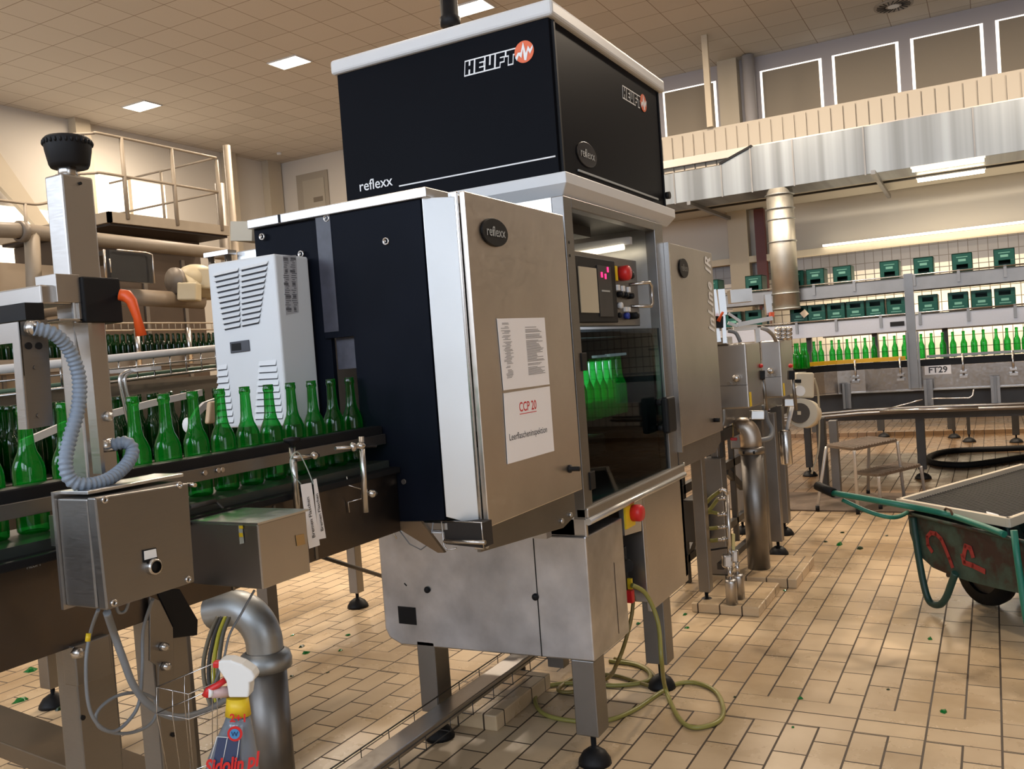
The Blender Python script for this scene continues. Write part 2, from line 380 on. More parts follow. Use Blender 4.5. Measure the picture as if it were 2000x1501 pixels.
M().box(XW - .075, XW - .06, 14.12, 14.4, 5.72, 5.83).obj('sign_plate', plain('sign_grey', (.2, .17, .13), .5), d)
# bright opening in the left wall, slanting beam
LW = plain('sunlit_pane', (.95, .9, .8), .5, emit=(1, .88, .72), es=1.1)
o = struct('window_11', M().box(11.80, 13.58, YL - .02, YL - .001, 4.3, 5.85), LW)
M().box(12.63, 12.7, YL - .04, YL - .02, 4.3, 5.85).obj('window_frame', CREAM, o)
o = struct('window_12', M().box(8.0, 11.0, YL - .02, YL - .001, 2.9, 5.0), LW)
struct('trim_9', M().poly([at(-30, 255, Y=15.3), at(98, 440, Y=15.3), at(70, 440, Y=15.3), at(-30, 330, Y=15.3)], (0, .1, 0)), CREAM)
# ceiling luminaires, vent, small detectors
LPAN = plain('luminaire_diffuser', (1, 1, 1), .5, emit=(1, .93, .78), es=9)
for i, (x, y) in enumerate(LAMPS):
    if i > 2 : continue
    lab = ['lit ceiling panel above the railing, furthest left of the bright squares', 'lit ceiling panel between the railing and the black hood', 'lit ceiling panel at the top edge behind the signal lamp'][i]
    t = thing('ceiling_light', lab, 'ceiling light', (x, y, ZC), 'lit square panels in the tiled ceiling')
    M().box(x - .19, x + .19, y - .3, y + .3, ZC - .012, ZC - .004).obj('diffuser', LPAN, t)
    fm = M()
    for q in ((x - .21, x - .19, y - .32, y + .32), (x + .19, x + .21, y - .32, y + .32), (x - .19, x + .19, y - .32, y - .3), (x - .19, x + .19, y + .3, y + .32)): fm.box(*q, ZC - .018, ZC)
    fm.obj('frame', WHITEP, t)
c = at(1745, 10, Z=ZC)
t = thing('ceiling_vent', 'round swirl air outlet in the ceiling at the upper right', 'ceiling vent', (c.x, c.y, ZC))
M().disc((c.x, c.y, ZC - .02), (0, 0, 1), .30, .02, 28).obj('plate', plain('vent_grey', (.35, .31, .27), .6), t)
m = M()
for k in range(20):
    a = k * math.pi / 10; m.slab((c.x + .19 * math.cos(a), c.y + .19 * math.sin(a), ZC - .024), (math.cos(a + .3), math.sin(a + .3), 0), (-math.sin(a + .3), math.cos(a + .3), 0), (0, 0, 1), .07, .008, .004)
m.obj('slots', BLACK, t)
M().disc((c.x, c.y, ZC - .03), (0, 0, 1), .09, .02, 20).obj('hub', WHITEP, t)
c = at(545, 298, Z=ZC); tag(M().lathe([(0, -.05), (.05, -.05), (.06, 0), (0, 0)], (c.x, c.y, ZC)).obj('smoke_detector', WHITEP), 'small round smoke detector on the far ceiling left of the hood', 'smoke detector')
# tiles raised as plinths under the legs
def plinth(name, x0, x1, y0, y1, h, lab):
    tag(M().box(x0, x1, y0, y1, 0, h).obj(name, FLOORM, None, .006), lab, 'plinth')
plinth('tiled_plinth', 5.08, 5.64, 1.26, 1.66, .055, 'low tiled plinth under the twin drain cylinders')
plinth('tiled_plinth', 5.72, 6.35, 1.17, 1.75, .06, 'low tiled plinth under the thick vertical pipe')
plinth('tiled_plinth', 3.22, 3.75, 1.95, 2.28, .07, 'low tiled plinth in the shade below the inspection machine')
# kerb in front of the tiled far wall
struct('trim_10', M().box(14.3, 14.5, -6.9, 6, 0, .06), FLOORM)
# dark gully strip on the floor
tag(M().box(8.3, 9.25, -1.2, 2.6, .001, .012).obj('floor_drain_grate', plain('brown_grate', (.12, .085, .06), .5, .3, var=.4, vscale=40)), 'dark brown grated gully across the floor behind the wheelbarrow', 'floor drain')
# ================================================================ THE INSPECTION MACHINE
X0, X1, Y0, Y1 = 3.06, 4.20, 1.39, 2.37
mac = thing('inspection_machine', 'tall stainless bottle inspection machine with a black hood and white rims', 'machine', (3.6, 1.9, 0))
# --- hood
hood = M().box(X0 + .005, 4.32, Y0 + .01, 2.41, 2.27, 2.86).obj('hood', HOODB, mac, .004)
M().box(X0 - .015, 4.345, Y0 - .015, 2.43, 2.855, 2.918).obj('hood_lid', WHITEP, mac, .015, 3)
rim = [(0, 2.277), (0, 2.235), (.035, 2.19)]
m = M()
def ring(e, z): return [(X0 - .005 + e, Y0 - .02 + e, z), (4.36 - e, Y0 - .02 + e, z), (4.36 - e, 2.44 - e, z), (X0 - .005 + e, 2.44 - e, z)]
rv = []
for e, z in rim: rv += ring(e, z)
fs = [(0, 1, 2, 3), (11, 10, 9, 8)]
for i in range(2):
    for k in range(4): fs.append((4 * i + k, 4 * i + 4 + k, 4 * i + 4 + (k + 1) % 4, 4 * i + (k + 1) % 4))
m.faces(rv, fs); m.obj('hood_base_rim', WHITEP, mac, .004)
m = M().box(3.085, 3.097, Y0 - .001, Y0 + .011, 2.28, 2.85)
m.obj('hood_corner_seam', BLACK, hood); M().box(4.29, 4.297, Y0 + .004, Y0 + .0095, 2.28, 2.85).obj('hood_corner_seam', BLACK, hood)
M().box(X0 + .001, X0 + .006, 1.41, 2.13, 2.3365, 2.342).obj('white_line', WHITE, hood)
M().box(3.24, 4.19, Y0 + .005, Y0 + .011, 2.307, 2.315).obj('white_line', GREYPR, hood)
cy = M().disc(at(1301, 382, Y=Y0), (0, -1, 0), .018, .02, 14); cy.obj('hood_latch', BLACK, hood)
# --- maker's logo, twice
def logo(c, right, n, w, parent):
    """c = left end of word on its centre line, word width w"""
    c = Vector(c); right = Vector(right); up = Vector((0, 0, 1)); n = Vector(n)
    h = w * .27
    LT = {'H': [(0, 0, .4, 1), (.6, 0, 1, 1), (.3, .36, .7, .64)], 'E': [(0, 0, .45, 1), (0, 0, 1, .27), (0, .38, .95, .62), (0, .73, 1, 1)],
          'U': [(0, 0, .4, 1), (.6, 0, 1, 1), (0, 0, 1, .3)], 'F': [(0, 0, .45, 1), (0, .70, 1, 1), (0, .34, .9, .60)], 'T': [(0, .68, 1, 1), (.28, 0, .72, 1)]}
    lw = w / 5
    for name, mat, e, dz, th in (('logo_outline', WHITE, .105, .0006, .0006), ('logo_lettering', HOODB, 0.0, .0014, .0006)):
        for i, ch in enumerate('HEUFT'):
            m = M(); k = 0
            for u0, v0, u1, v1 in LT[ch]:
                q = []; k += 1
                for u_, v_ in ((u0 - e * .9, v0 - e), (u1 + e * .9, v0 - e), (u1 + e * .9, v1 + e), (u0 - e * .9, v1 + e)):
                    q.append(c + right * ((i + .08 + u_ * .84) * lw + v_ * h * .10) + up * ((v_ - .5) * h * .80) + n * (dz + k * .00004))
                m.poly(q, n * th)
            m.obj(name, mat, parent)
    dc = c + right * (w + h * .62) + up * h * .1
    M().disc(dc + n * .001, n, h * .66, .002, 32).obj('logo_disc', plain('logo_orange', (.78, .13, .03), .4), parent)
    z = [(-.62, -.25), (-.42, .02), (-.22, .0), (-.02, .58), (.08, .1), (.12, -.12), (.3, .3), (.42, .05), (.62, .28), (.6, .1), (.4, -.22), (.28, .02), (.12, -.55), (-.02, -.5), (-.06, .18), (-.2, -.35), (-.36, -.15), (-.52, -.45)]
    M().poly([dc + n * .0035 + right * (a * h) + up * (b * h) for a, b in z], n * .001).obj('logo_zigzag', WHITE, parent)
logo((X0 + .005, 1.78, 2.745), (0, -1, 0), (-1, 0, 0), .232, hood)
logo((3.80, Y0 + .01, 2.745), (1, 0, 0), (0, -1, 0), .232, hood)
text('reflexx', 'reflexx_lettering', (X0 + .003, 2.25, 2.367), (0, -1, 0), (0, 0, 1), .062, WHITE, hood, off=.006)
def badge(c, right, n, w, h, parent, face=BLACK, ink=GREYPR, rimm=None):
    c = Vector(c); right = Vector(right); n = Vector(n); up = Vector((0, 0, 1))
    pts = [c + right * (w / 2 * math.cos(a * math.pi / 16)) + up * (h / 2 * math.sin(a * math.pi / 16)) for a in range(32)]
    b = M().poly(pts, n * .006).obj('oval_badge', face, parent, .002)
    text('reflexx', 'badge_lettering', c + n * .007, right, up, h * .50, ink, b, off=.006, xs=w / h / 1.95)
    return b
badge((3.34, Y0 + .012, 2.388), (1, 0, 0), (0, -1, 0), .20, .10, hood, plain('badge_black', (.006, .006, .006), .2))
# --- tower body: frame around the opening, walls, shelf
D0, D1, W0, W1 = 3.135, 4.085, 1.01, 2.15
m = M()
m.box(X0, D0, Y0, Y0 + .05, .96, 2.19); m.box(D1, X1, Y0, Y0 + .05, .96, 2.19)
m.box(D0, D1, Y0, Y0 + .05, W1, 2.19); m.box(D0, D1, Y0, Y0 + .05, .96, W0)
m.obj('tower_front_frame', STEELD, mac, .003)
M().box(X0, X0 + .03, Y0 + .05, Y1, .90, 2.19).obj('tower_side_panel', STEELB, mac, .002)
m = M().box(D1 + .02, X1, Y0 + .05, Y1, .96, 2.19); m.obj('tower_side_panel', STEELB, mac, .002)
m = M().box(X0 + .03, D1 + .02, Y1 - .03, Y1, .96, 1.72).box(X0 + .03, D1 + .02, Y1 - .03, Y1, 2.16, 2.19).box(X0 + .03, D1 + .02, Y0 + .05, Y1, 2.165, 2.19)
m.obj('tower_inner_lining', DARKST, mac)
M().box(X0 + .03, D1 + .02, Y0 + .05, Y1 - .03, .96, .99).obj('tower_floor', STEELD, mac)
M().box(X0 + .03, D1, 1.60, 2.34, 1.66, 1.685).obj('inner_shelf', DARKST, mac)
t = M().tube([(3.95, 1.50, 2.075), (3.95, 2.25, 2.05)], .014, 10); o = t.obj('stand_in_tube_lamp', plain('inner_tube', (1, 1, 1), .5, emit=(1, .85, .6), es=2.2), mac)  # stands in for a hall lamp seen through the tower's open back
M().box(3.955, 3.985, 1.47, 2.30, 2.085, 2.12).obj('stand_in_lamp_housing', WHITEP, mac)
M().tube([(3.52, 1.62, 2.17), (3.52, 1.62, 1.98)], .012).obj('mast_rod', STEELD, mac)
M().box(3.3, 3.8, 1.6, 1.9, 2.12, 2.165).obj('inner_bracket', DARKST, mac)
for x, z in ((3.085, 2.015), (3.085, 1.965)): M().disc((x, Y0 - .001, z), (0, 1, 0), .006, .003, 10).obj('screw_hole', BLACK, mac)
# --- operator panel
op = M().box(3.14, 3.965, 1.45, 1.475, 1.70, 2.005).obj('operator_panel', STEELD, mac, .003)
scr = M().box(3.24, 3.66, 1.438, 1.45, 1.715, 1.985).obj('screen_unit', BLACK, op, .004)
M().box(3.26, 3.44, 1.434, 1.438, 1.755, 1.94).obj('screen_glass', plain('pale_screen', (.33, .28, .20), .25, emit=(.35, .28, .19), es=.25), scr)
M().box(3.45, 3.60, 1.434, 1.438, 1.74, 1.955).obj('keypad', plain('keypad_black', (.02, .02, .022), .4), scr)
mdig = plain('red_digits', (.7, .02, .1), .4, emit=(1, .03, .2), es=1.5)
for a, b in ((3.485, 1.905), (3.525, 1.90), (3.555, 1.93)): M().box(a, a + .014, 1.431, 1.434, b, b + .022).obj('red_digit', mdig, scr)
M().box(3.48, 3.57, 1.432, 1.434, 1.845, 1.852).obj('keypad_print', GREYPR, scr)
def knob(x, z, r, l, mat, name='push_button'):
    return M().lathe([(0, l), (r * .8, l), (r, l * .8), (r, 0), (0, 0)], (x, 1.45, z), 16, (0, -1, 0)).obj(name, mat, op)
M().box(3.675, 3.70, 1.442, 1.45, 1.90, 1.965).obj('yellow_plate', YELLOW, op)
knob(3.755, 1.935, .034, .045, RED, 'red_mushroom_button')
knob(3.84, 1.93, .018, .03, BLACK)
for x, z in ((3.70, 1.84), (3.76, 1.838), (3.83, 1.835)):
    knob(x, z, .013, .028, BLACK); M().box(x - .012, x + .012, 1.440, 1.45, z + .018, z + .042).obj('button_label', WHITE, op)
knob(3.70, 1.79, .015, .02, WHITEP)
for x in (3.76, 3.80): M().box(x, x + .025, 1.440, 1.45, 1.765, 1.785).obj('button_label', WHITE, op)
knob(3.775, 1.745, .015, .02, plain('blue', (.03, .05, .3), .4)); knob(3.83, 1.745, .016, .045, BLACK, 'key_switch'); knob(3.70, 1.748, .012, .012, BLACK)
M().tube([(3.86, 1.45, 1.89), (3.93, 1.38, 1.895), (3.955, 1.38, 1.88), (3.955, 1.38, 1.80), (3.93, 1.38, 1.785), (3.86, 1.45, 1.79)], .008, 10).obj('panel_handle', CHROME, op)
# --- dark glass door
gd = M().box(D0, D1, Y0 + .012, Y0 + .02, W0, 1.685).obj('glass_door', DGLASS, mac)
for z in (1.56, 1.10):
    M().box(3.115, 3.165, Y0 - .006, Y0 + .012, z - .035, z + .035).obj('hinge', BLACK, mac, .003)
m = M(); hp = at(1290, 800, Y=Y0 - .03)
m.box(3.94, 4.06, Y0 - .055, Y0 - .02, 1.19, 1.36); m.box(3.96, 4.04, Y0 - .02, Y0 + .012, 1.20, 1.23); m.box(3.96, 4.04, Y0 - .02, Y0 + .012, 1.32, 1.35)
m.obj('door_handle', BLACK, mac, .012, 3)
M().box(4.07, 4.10, Y0 + .05, 2.3, 1.0, 1.66).box(3.10, 4.07, 2.28, 2.30, 1.0, 1.66).box(3.10, 4.07, Y0 + .05, 2.3, 1.655, 1.665).obj('added_dark_lining', plain('dark_lining_black', (.006, .008, .009), .6), mac)  # black lining added to keep the space behind the glass dark
# bright backlight, bottle carrier and dim gear behind the glass
M().box(3.62, 4.02, 2.02, 2.05, 1.36, 1.62).obj('backlight_panel', plain('backlight', (1, 1, 1), .5, emit=(.85, 1, .9), es=9.0), mac)
m = M().box(X0 + .04, 3.62, 1.95, 2.06, 1.1, 1.65); m.box(X0 + .04, D1, 1.85, 1.95, 1.58, 1.655); m.obj('camera_shroud', BLACK, mac)
M().box(X0 + .04, D1, 1.60, 1.90, 1.22, 1.305).obj('inner_conveyor_bed', DARKST, mac)
M().box(3.15, 3.45, 1.45, 1.55, 1.17, 1.25).obj('drive_block', plain('beige_dim_block', (.22, .19, .16), .6), mac, .01)
# --- ledge and base
m = M(); m.box(X0, 4.26, Y0 - .012, Y0 + .04, .965, 1.005); m.obj('base_ledge', STEEL, mac, .006)
M().tube([(X0 - .005, Y0 - .01, .955), (4.25, Y0 - .01, .955)], .014, 10).obj('ledge_tube', STEELB, mac)
M().box(X0, 3.08, Y0, Y1, .88, .97).obj('base_collar', STEEL, mac, .008)
bl = M().prism([(Y0, .42), (Y0 + .9, .405), (Y1 - .02, .43), (Y1, .47), (Y1, .90), (Y0, .90)], 'X', X0 - .015, 3.42).obj('base_cabinet', STEELBASE, mac, .006)
m = M().box(X0 - .0165, X0 - .0155, 1.612, 1.616, .42, .9); m.obj('cabinet_seam', BLACK, bl)
for px, py in ((835, 1151), (1046, 1165)):
    c = at(px, py, X=X0 - .015); M().lathe([(0, .012), (.01, .012), (.014, .006), (.014, 0), (0, 0)], c, 14, (-1, 0, 0)).obj('quarter_turn_lock', BLACK, bl)
a, b = at(777, 1183, X=X0 - .0155), at(814, 1220, X=X0 - .0155)
M().box(X0 - .0165, X0 - .0155, b.y, a.y, b.z, a.z).obj('square_cutout', BLACK, bl)
c = at(792, 1141, X=X0 - .0155); M().slab(c, (0, 1, .9), (1, 0, 0), (0, -.9, 1), .008, .0008, .003).obj('slot', BLACK, bl)
M().box(3.3, 3.302, Y0 - .0013, Y0 - .0003, .45, .74).obj('panel_gap', BLACK, bl)
M().box(3.42, 3.66, 1.75, 1.80, .44, .96).obj('recess_back', DARKST, mac)
br = M().prism([(Y0, .475), (Y1, .475), (Y1, .97), (Y0, .97)], 'X', 3.66, 3.69).box(3.69, 4.24, Y0, Y0 + .02, .425, .96).box(4.2, 4.24, Y0, Y1, .45, .96).obj('leg_housing', STEEL, mac, .004)
sw = M().poly([(3.44, Y0, .965), (3.66, Y0, .95), (3.635, Y0, .80), (3.44, Y0, .82)], (0, .02, 0)).obj('switch_plate', STEELB, mac)
M().box(3.445, 3.55, Y0 - .008, Y0, .845, .955).obj('yellow_plate', YELLOW, sw)
M().lathe([(0, .045), (.03, .045), (.036, .035), (.036, 0), (0, 0)], (3.525, Y0 - .008, .90), 20, (0, -1, 0)).obj('main_switch', RED, sw)
# --- legs with levelling feet
def leg(x0, x1, y0, y1, z0, z1, foot=.055, par=mac, mat=STEELD):
    l = M().box(x0, x1, y0, y1, z0, z1).obj('leg', mat, par, .004)
    cx, cy = (x0 + x1) / 2, (y0 + y1) / 2
    M().lathe([(0, z0 + .01), (.011, z0 + .01), (.011, .06), (foot * .4, .06), (foot * .85, .042), (foot * 1.15, .015), (foot * 1.2, 0), (0, 0)], (cx, cy, 0), 18).obj('levelling_foot', BLACK, l)
    return l
leg(3.045, 3.15, 1.395, 1.49, .125, .42); leg(3.86, 3.96, 1.395, 1.50, .125, .48); leg(3.045, 3.15, 2.12, 2.21, .125, .43); leg(3.86, 3.96, 2.2, 2.29, .125, .48)
M().box(3.6, 3.66, 1.80, 1.88, .16, .44).obj('leg', STEELD, mac)
# --- infeed wing
wx0 = 2.2
M().poly([(wx0, 1.46, 1.12), (2.275, 1.385, 1.12), (3.05, 1.41, 1.12), (3.05, 2.13, 1.12), (wx0, 2.13, 1.12)], (0, 0, -.02)).obj('wing_floor', STEELD, mac)
def plate(name, pts, th, mat, bev=.0015): return M().poly(pts, th).obj(name, mat, mac, bev)
bp = plate('black_end_cover', [(wx0, 1.46, 1.13), (wx0, 1.745, 1.11), (wx0, 1.745, 1.70), (wx0, 1.86, 1.70), (wx0, 1.86, 2.085), (wx0, 1.46, 2.085)], (.018, 0, 0), BLACKP)
bq = plate('black_end_cover', [(wx0 + .012, 1.845, 1.35), (wx0 + .012, 2.135, 1.35), (wx0 + .012, 2.135, 2.085), (wx0 + .012, 1.845, 2.085)], (.018, 0, 0), BLACKP)
M().box(wx0 - .002, wx0, 1.80, 1.858, 1.72, 2.083).obj('worn_edge_strip', plain('worn_black', (.035, .035, .05), .35, var=.6, vscale=25), bp)
ef = M().box(wx0 + .03, wx0 + .04, 1.755, 1.84, 1.60, 1.70).obj('slot_flap', plain('scratched_grey', (.06, .06, .08), .4, var=.6, vscale=30), mac)
for px, py in ((512, 462), (638, 426), (588, 496), (754, 471)):
    c = at(px, py, X=wx0); M().lathe([(.006, 0), (.009, .004), (.011, .004), (.012, 0)], c, 16, (-1, 0, 0)).ell(c + Vector((-.004, 0, 0)), .003, .003, .003).obj('screw', CHROME, bp)
c = at(790, 940, X=wx0); M().disc(c, (-1, 0, 0), .008, .006).obj('screw', STEELD, bp)
for dz in (0, .018): c = at(653, 674, X=wx0 + .03); M().disc((c.x, c.y, c.z - dz), (-1, 0, 0), .0035, .003).obj('screw', CHROME, ef)
M().box(wx0 + .05, 3.05, 1.44, 2.12, 2.06, 2.085).box(wx0 + .02, 3.05, 2.10, 2.13, 1.12, 2.08).obj('wing_back_wall', STEEL, mac)
m = M().box(wx0 - .012, 2.98, 1.43, 2.14, 2.083, 2.113); m.obj('wing_top_cover', STEELB, mac, .003)
M().box(wx0 - .016, wx0 - .012, 1.995, 2.001, 2.085, 2.111).obj('cover_joint', BLACK, mac)
plate('chamfer_panel', [(wx0 - .002, 1.452, 1.14), (2.262, 1.378, 1.10), (2.262, 1.378, 2.085), (wx0 - .002, 1.452, 2.085)], (.02, .012, 0), STEELB)
plate('hinge_strip', [(2.262, 1.372, 1.03), (2.272, 1.372, 1.03), (2.272, 1.372, 2.10), (2.262, 1.372, 2.10)], (0, .03, 0), CHROME)
dr = M().box(2.275, 2.965, 1.352, 1.372, 1.095, 2.10).obj('steel_door', DOORST, mac, .003)
badge((2.435, 1.350, 1.99), (1, 0, 0), (0, -1, 0), .165, .088, dr)
M().lathe([(0, .04), (.009, .04), (.009, .008), (.015, .006), (.015, 0), (0, 0)], at(1112, 915, Y=1.352), 14, (0, -1, 0)).obj('door_knob', BLACK, dr)
# notices taped on the door
def sheet(px, name):
    c = [at(*q, Y=1.3505) for q in px]; return M().poly(c, (0, -.0012, 0)).obj(name, PAPER, dr)
sheet([(970, 622), (1063, 620), (1073, 750), (983, 762)], 'paper_notice')
s2 = sheet([(983, 768), (1073, 754), (1082, 880), (991, 906)], 'paper_notice')
rx, up = at(1060, 812, Y=1.349) - at(1003, 823, Y=1.349), at(1022, 770, Y=1.349) - at(1030, 880, Y=1.349)
rx.normalize(); up.normalize(); up = (up - rx * up.dot(rx)).normalized()
c = at(1031, 793, Y=1.3492)
text('CCP 20', 'red_lettering', c, rx, up, .043, RED, s2, off=.012, xs=.90, depth=.0004)
M().slab(c - up * .021, rx, (0, 1, 0), up, .060, .0003, .0012).obj('red_underline', RED, s2)
c = at(1033, 846, Y=1.3492)
text('Leerflascheninspektion', 'black_lettering', c, rx, up, .030, INK, s2, off=.004, xs=.98, depth=.0004)
o1, o2 = at(972, 624, Y=1.3488), at(1063, 622, Y=1.3488); dn = (at(983, 760, Y=1.3488) - o1); rr = (o2 - o1)
lm = M(); lm2 = M(); random.seed(3)
for k in range(44):
    f = .05 + k * .0185
    if k in (2, 5, 9, 14, 33, 36): continue
    p0 = o1 + dn * f + rr * .09; lm.slab(p0 + rr * random.uniform(.04, .09), rr, (0, 1, 0), dn, rr.length * random.uniform(.03, .09), .0002, .0008)
    if k > 3: p1 = o1 + dn * f + rr * .55; q = random.uniform(.1, .19); lm2.slab(p1 + rr * q, rr, (0, 1, 0), dn, rr.length * q, .0002, .0009)
lm.obj('printed_lines', plain('grey_ink', (.25, .23, .22), .7), dr); lm2.obj('printed_lines', bpy.data.materials['grey_ink'], dr)
# lower lip under the door
lp = M().poly([(2.27, 1.385, 1.09), (2.96, 1.385, 1.09), (2.96, 1.385, 1.0), (2.85, 1.385, .975), (2.27, 1.385, 1.02)], (0, .012, 0)).obj('lower_lip', STEELD, mac, .001)
for px, py in ((948, 1065), (1096, 1017), (1113, 1005)): M().disc(at(px, py, Y=1.385), (0, -1, 0), .009, .008, 12).obj('bolt', STEELB, lp)
M().tube([(2.24, 1.46, 1.055), (2.27, 1.39, 1.05)], .006).obj('cross_rod', CHROME, lp)
Lp = lambda px, py, x=2.205: at(px, py, X=x)
M().poly([Lp(864, 1019), Lp(940, 1022), Lp(944, 1070), Lp(870, 1062)], (.06, 0, 0)).obj('dark_pocket', plain('pocket_dark', (.02, .015, .012), .7), mac)
M().tube([Lp(862, 1017, 2.2), Lp(940, 1020, 2.2), Lp(945, 1073, 2.2)], .0022, 6).tube([Lp(862, 1017, 2.2), Lp(867, 1066, 2.2), Lp(874, 1074, 2.2), Lp(892, 1070, 2.2)], .0022, 6).obj('pocket_edge', CHROME, mac)
M().cyl(Lp(868, 1056, 2.195), Lp(948, 1059, 2.195), .0065).obj('cross_rod', CHROME, mac)
CH = plain('brown_sheet', (.20, .135, .08), .5, .5)
M().poly([Lp(757, 1019, 2.19), Lp(822, 1018, 2.19), Lp(868, 1079, 2.19), Lp(855, 1079, 2.19)], (.012, 0, 0)).obj('drip_chute', CH, mac)
M().tube([Lp(757, 1019, 2.188), Lp(775, 1052, 2.188)], .0025, 6).obj('chute_edge', CHROME, mac)
m = M(); m.tube([at(780, 1035, X=2.2), at(800, 1062, X=2.2), at(822, 1073, X=2.2), at(840, 1060, X=2.2), at(846, 1020, X=2.2)], .002, 6).obj('wire_loop', CABLE, mac)
for y0_ in (1.5,): M().box(2.86, 2.90, 1.46, 1.52, .93, 1.10).obj('support_stub', STEEL, mac)
# rods and plate behind the cooling unit
m = M().box(2.26, 2.9, 2.15, 2.27, 1.4, 2.03); m.obj('rear_cabinet', STEELB, mac, .004)
m = M().cyl((2.24, 2.29, 1.45), (2.24, 2.29, 2.02), .012).cyl((2.24, 2.37, 1.45), (2.24, 2.37, 2.02), .012).box(2.22, 2.26, 2.27, 2.385, 2.02, 2.035); m.obj('grab_rails', CHROME, mac)
M().poly([at(450, 432, X=2.35), at(492, 432, X=2.35), at(492, 470, X=2.35), at(450, 470, X=2.35)], (.3, 0, 0)).obj('cream_housing', CREAM, mac)
# --- cooling unit on the end cover
ax = 2.045; ay0, ay1, az0, az1 = 1.90, 2.185, 1.44, 1.965
ac = M().box(ax, wx0 - .001, ay0, ay1, az0, az1).obj('cooling_unit', ACW, mac, .008, 3)
def acp(px, py): return at(px, py, X=ax)
g = M(); gs = M()
# trapezoid louvre field drawn on the front face
L0, L1, L2, L3 = acp(415, 533), acp(527, 507), acp(508, 632), acp(438, 646)
for k in range(11):
    f = k / 11; f2 = (k + .70) / 11; a = L0.lerp(L3, f); b = L1.lerp(L2, f); a2 = L0.lerp(L3, f2); b2 = L1.lerp(L2, f2)
    for u0, u1 in ((.02, .47), (.51, .98)):
        p = [a.lerp(b, u0), a.lerp(b, u1), a2.lerp(b2, u1), a2.lerp(b2, u0)]
        g.faces([p[0] + Vector((.001, 0, 0)), p[1] + Vector((.001, 0, 0)), p[2] + Vector((-.007, 0, 0)), p[3] + Vector((-.007, 0, 0)), p[2] + Vector((.001, 0, 0)), p[3] + Vector((.001, 0, 0))], [(0, 1, 2, 3), (3, 2, 4, 5)])
        a3, b3 = L0.lerp(L3, (k + .97) / 11), L1.lerp(L2, (k + .97) / 11)
        gs.poly([a2.lerp(b2, u0 + .01), a2.lerp(b2, u1 - .01), a3.lerp(b3, u1 - .01), a3.lerp(b3, u0 + .01)], (-.0012, 0, 0))
g.obj('louvres', ACW, ac); gs.obj('louvre_gaps', plain('gap_dark', (.05, .055, .07), .7), ac)
for (xa, xb, ya, n, sk) in ((424, 444, 712, 9, 10), (506, 540, 704, 9, 12)):
    g = M(); gs = M()
    for k in range(n):
        y = ya + k * 13; x0_ = xa - (k * 1.0 if xa > 500 else -1); x1_ = xb + k * 1.6
        p = [acp(x0_, y + (2 if xa < 500 else 1)), acp(x1_, y - 2), acp(x1_, y + 8), acp(x0_, y + 10)]
        g.faces([p[0], p[1], p[2] + Vector((-.004, 0, 0)), p[3] + Vector((-.004, 0, 0)), p[2], p[3]], [(0, 1, 2, 3), (3, 2, 4, 5)])
        q = [acp(x0_ + 2, y + 9), acp(x1_ - 1, y + 7), acp(x1_ - 1, y + 10), acp(x0_ + 2, y + 12)]
        gs.poly(q, (-.0012, 0, 0))
    g.obj('lower_louvres', ACW, ac); gs.obj('louvre_gaps', SC.objects['louvre_gaps'].data.materials[0], ac)
dsp = M().poly([acp(450, 668), acp(487, 663), acp(489, 685), acp(452, 690)], (-.004, 0, 0)).obj('display', plain('display_grey', (.05, .055, .07), .3), ac, .0015)
M().poly([acp(454, 671), acp(472, 669), acp(473, 683), acp(455, 685)], (-.005, 0, 0)).obj('display_window', BLACK, dsp)
lb = M().poly([at(552, 500, Y=ay0), at(578, 498, Y=ay0), at(583, 610, Y=ay0), at(558, 615, Y=ay0)], (0, -.001, 0)).obj('rating_label', plain('label_grey', (.42, .42, .44), .5), ac)
lm = M(); random.seed(5)
for k in range(26):
    for u in (0, 1):
        c = at(556 + u * 14 + random.uniform(0, 3) + k * .25, 505 + k * 4.1, Y=ay0 - .001)
        lm.slab(c, (1, 0, 0), (0, 1, 0), (0, 0, 1), random.uniform(.005, .012), .0004, .0012 if k % 6 else .004)
lm.obj('label_print', plain('label_print', (.12, .12, .13), .6), lb)
# --- outfeed wing
M().box(4.26, 4.95, 1.41, 2.12, 1.10, 2.07).obj('outfeed_wing', STEELD, mac)
dr2 = M().box(4.215, 4.985, 1.372, 1.395, 1.095, 2.10).obj('steel_door', STEEL, mac, .003)
M().box(4.200, 4.213, 1.365, 1.40, 1.07, 2.10).obj('door_edge_strip', CHROME, mac)
M().box(4.186, 4.20, 1.40, 1.5, 1.07, 2.10).obj('door_gap', BLACK, mac)
badge((4.43, 1.370, 1.985), (1, 0, 0), (0, -1, 0), .15, .10, dr2, ink=plain('dim_print', (.12, .12, .12), .4))
for w_, pc in (('InLine', (1384, 601)), ('IR', (1377, 518))): q_ = at(*pc, Y=1.371); text(w_, 'rotated_lettering', (4.895, 1.371, q_.z), (0, 0, 1), (-1, 0, 0), .15, WHITE, dr2, off=.03, xs=.66, spacing=1.15, shear=.3)
M().poly([(4.215, 1.39, 1.09), (4.99, 1.39, 1.09), (4.99, 1.39, 1.03), (4.86, 1.39, .985), (4.215, 1.39, .985)], (0, .012, 0)).obj('lower_lip', STEELD, mac)
M().disc(at(1334, 907, Y=1.39), (0, -1, 0), .01, .008).obj('bolt', STEELB, mac)
M().disc(at(1395, 820, Y=1.37), (0, -1, 0), .012, .03).obj('door_knob', BLACK, mac)
